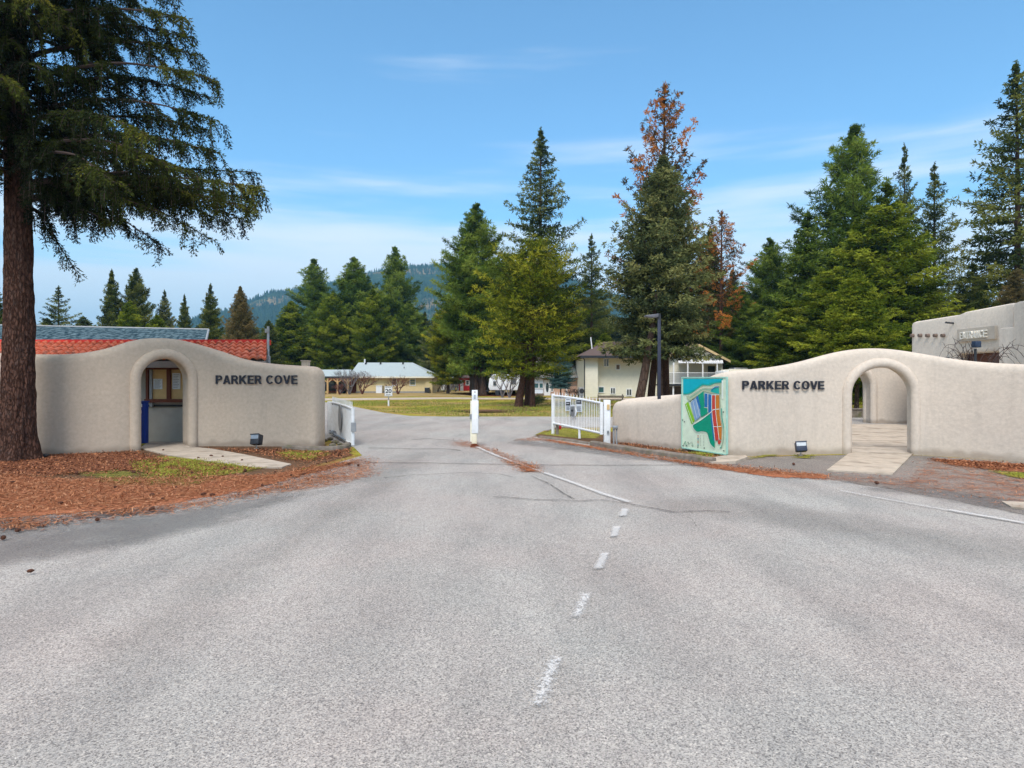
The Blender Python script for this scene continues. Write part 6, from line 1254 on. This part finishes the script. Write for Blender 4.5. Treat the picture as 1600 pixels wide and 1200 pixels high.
scatter('moss_ground_cover', [([(200, 722), (330, 718), (420, 733), (300, 752), (210, 742)], 9000), ([(430, 709), (505, 706), (518, 712), (480, 721)], 4500), ([(835, 679), (870, 668), (950, 676), (935, 686)], 2500), ([(1040, 700), (1130, 713), (1105, 718)], 1200), ([(1545, 737), (1700, 751), (1600, 752)], 1500), ([(1235, 713), (1278, 713), (1270, 718)], 300)],
    MF['moss'], (.02, .045), (.008, .014), 2.5, (.1, 1), .018, 3, 'yellow green moss and short grass on the verges', 2.2)
scatter('lawn_grass', [([(520, 630), (560, 637), (600, 645), (700, 650.5), (860, 650.5), (1000, 651), (1000, 627), (760, 625.5), (520, 627)], 42000)], foliage('lawn_blades', [(.15, .14, .04), (.26, .27, .05), (.30, .25, .09), (.22, .3, .04)], .1), (.05, .12), (.02, .04), 1.6, (0, 1), 0, 4, 'patchy yellow green lawn grass beyond the gate', .35)
# pine cones
rnd = random.Random(9); cone0 = None; spots = [(48, 899), (28, 834), (5, 846), (152, 817), (237, 800), (255, 783), (237, 777), (318, 776), (332, 777), (238, 798), (310, 718), (330, 715), (348, 716), (378, 722), (255, 706), (383, 738), (430, 741), (455, 746), (475, 744), (510, 725), (545, 728), (560, 730), (410, 762), (300, 742), (60, 742), (180, 765), (120, 742), (210, 741), (530, 712), (500, 716), (20, 757), (95, 790), (275, 765), (1370, 758), (1240, 728), (455, 700), (350, 735)]
for px, py in spots:
    g = Gd(px, py)
    if cone0 is None:
        mb = MB(); n = 10
        vs = []; 
        mb.tube([(0, 0, -.05), (0, 0, -.035), (0, 0, 0), (0, 0, .03), (0, 0, .05)], [.012, .024, .030, .020, .005], 8)
        for i in range(6):
            for j in range(7):
                a = j * 2 * math.pi / 7 + i * .45; z = -.04 + i * .016; r1 = (.022, .029, .031, .028, .022, .014)[i]; c = Vector((math.cos(a), math.sin(a), 0)); s_ = Vector((-math.sin(a), math.cos(a), 0)); b0 = c * r1 * .7 + Vector((0, 0, z)); mb.add([b0 + s_ * .01, b0 - s_ * .01, b0 + c * .016 + Vector((0, 0, .006))], [(0, 1, 2)])
        c_ = mb.build('pine_cone', M('cone_brown', (.13, .05, .028), (.06, .026, .018), 40, .9), None); cone0 = c_
    else: c_ = cone0.copy(); COL.objects.link(c_)
    c_.location = (g.x, g.y, .04); c_.rotation_euler = (R(90), rnd.uniform(0, 6), rnd.uniform(0, 6)); s_ = rnd.uniform(.5, .9); c_.scale = (s_,) * 3
    tag(c_, 'small brown pine cone fallen on the road, walkway or verge', 'pine cone', 'fallen pine cones')
# patches of stones beyond gate left
for i, (px, py) in enumerate(((508, 690), (516, 688), (524, 693), (531, 696), (520, 698))):
    g = Gd(px, py); bm = bmesh.new(); bmesh.ops.create_icosphere(bm, subdivisions=2, radius=.07 + .02 * (i % 3))
    for v in bm.verts: v.co *= 1 + .25 * mnoise.noise(v.co * 9 + Vector((i, 0, 0))); v.co.z *= .6
    me = bpy.data.meshes.new('rock'); bm.to_mesh(me); bm.free(); me.materials.append(M_kerb); o = bpy.data.objects.new('rock', me); COL.objects.link(o); o.location = (g.x, g.y, .04); tag(o, 'rough grey rock on the soil below the left gate', 'rock', 'rocks below the left gate')

# ------------------------------------------------------------------ mountain
ridge = [(300, 545), (370, 508), (395, 494), (430, 480), (480, 462), (520, 455), (560, 447), (590, 438), (620, 432), (650, 426), (680, 423), (720, 422), (780, 428), (850, 440), (950, 470), (1060, 500), (1200, 520), (1500, 540), (2000, 560)]
Ym0, Ym1, nx, ny = 1100, 2300, 260, 90
pxs = np.linspace(200, 2100, nx); top = np.interp(pxs, [a for a, _ in ridge], [b_ for _, b_ in ridge]); V = np.zeros((ny, nx, 3))
for j in range(ny):
    t = j / (ny - 1)
    for i in range(nx):
        Xr = (pxs[i] - 800) * Ym1 / F; hr = wz(top[i], 2000) ; yy = Ym0 + (Ym1 - Ym0) * t
        prof_ = math.sin(min(t / .75, 1) * math.pi / 2) ** 1.25 if t < .75 else math.cos((t - .75) / .25 * math.pi / 2 * .6)
        z = hr * prof_; z += (mnoise.fractal(Vector((Xr / 260, yy / 260, 3)), 1, 2, 5) * 26) * min(1, t * 3) * (1 if t < .7 else .5)
        V[j, i] = (Xr * (.75 + .25 * t), yy, z - 2)
idx = np.arange(nx * ny).reshape(ny, nx); q = np.stack([idx[:-1, :-1], idx[:-1, 1:], idx[1:, 1:], idx[1:, :-1]], -1).reshape(-1, 4)
m, t, b, o = new_mat('forested_slope'); n1 = noise_tex(t, .0045, 6, .62); n2 = noise_tex(t, .05, 5, .7)
c = ramp(t, n1.outputs['Fac'], [(.44, (.022, .045, .022)), (.53, (.035, .06, .028)), (.58, (.16, .12, .065)), (.66, (.2, .15, .09))]).outputs[0]
c = mixc(t, 1.0, c, ramp(t, n2.outputs['Fac'], [(.35, (.55, .6, .55)), (.65, (1.4, 1.4, 1.3))]).outputs[0], 'MULTIPLY'); t.links.new(c, b.inputs['Base Color']); b.inputs['Roughness'].default_value = 1; b.inputs['Specular IOR Level'].default_value = 0
mt = struct(np_mesh('mountain', V.reshape(-1, 3), q, m, None, smooth=True))
# forest on the mountain: small conifer cones, uncountable
rng = np.random.default_rng(31); n = 26000; fi = rng.uniform(3, ny * .8, n); fx = rng.uniform(8, nx * .62, n); i0, j0 = fx.astype(int), fi.astype(int); a = fx - i0; b_ = fi - j0
Pm = V[j0, i0] * ((1 - a) * (1 - b_))[:, None] + V[j0, i0 + 1] * (a * (1 - b_))[:, None] + V[j0 + 1, i0] * ((1 - a) * b_)[:, None] + V[j0 + 1, i0 + 1] * (a * b_)[:, None]
keep = np.array([mnoise.noise(Vector((p[0] / 110, p[1] / 160, 0))) > -.12 or rng.random() < .2 for p in Pm]); Pm = Pm[keep]; n = len(Pm); hh = rng.uniform(7, 15, n); rr = hh * .17; VV = np.zeros((n, 5, 3))
for k, (dx, dy) in enumerate(((-1, -1), (1, -1), (1, 1), (-1, 1))): VV[:, k] = Pm + np.stack([rr * dx, rr * dy, np.zeros(n) - 1], 1)
VV[:, 4] = Pm + np.stack([np.zeros(n), np.zeros(n), hh], 1); base = np.arange(n)[:, None] * 5
FF = np.concatenate([base + np.array([[k, (k + 1) % 4, 4]]) for k in range(4)])
tag(np_mesh('mountain_forest', VV.reshape(-1, 3), FF, foliage('slope_trees', [(.012, .026, .014), (.022, .045, .022), (.04, .065, .028)], 0), None, {'tint': np.repeat(rng.random(n), 5)}), 'dense conifer forest on the distant mountain slope', None, kind='stuff')

# ------------------------------------------------------------------ air
hm = bpy.data.materials.new('haze'); hm.use_nodes = True; t = hm.node_tree; t.nodes.clear(); ho = N(t, 'ShaderNodeOutputMaterial'); pv = N(t, 'ShaderNodeVolumePrincipled')
pv.inputs['Density'].default_value = .00024; pv.inputs['Color'].default_value = (.28, .66, 1.0, 1); pv.inputs['Anisotropy'].default_value = .2; t.links.new(pv.outputs[0], ho.inputs['Volume'])
USE_HAZE = True
if USE_HAZE: tag(MB().box(-3900, 3900, -290, 4800, -4, 480).build('haze', hm, None), 'thin blue haze in the distance', None, kind='stuff')
print('objects', len(bpy.data.objects))
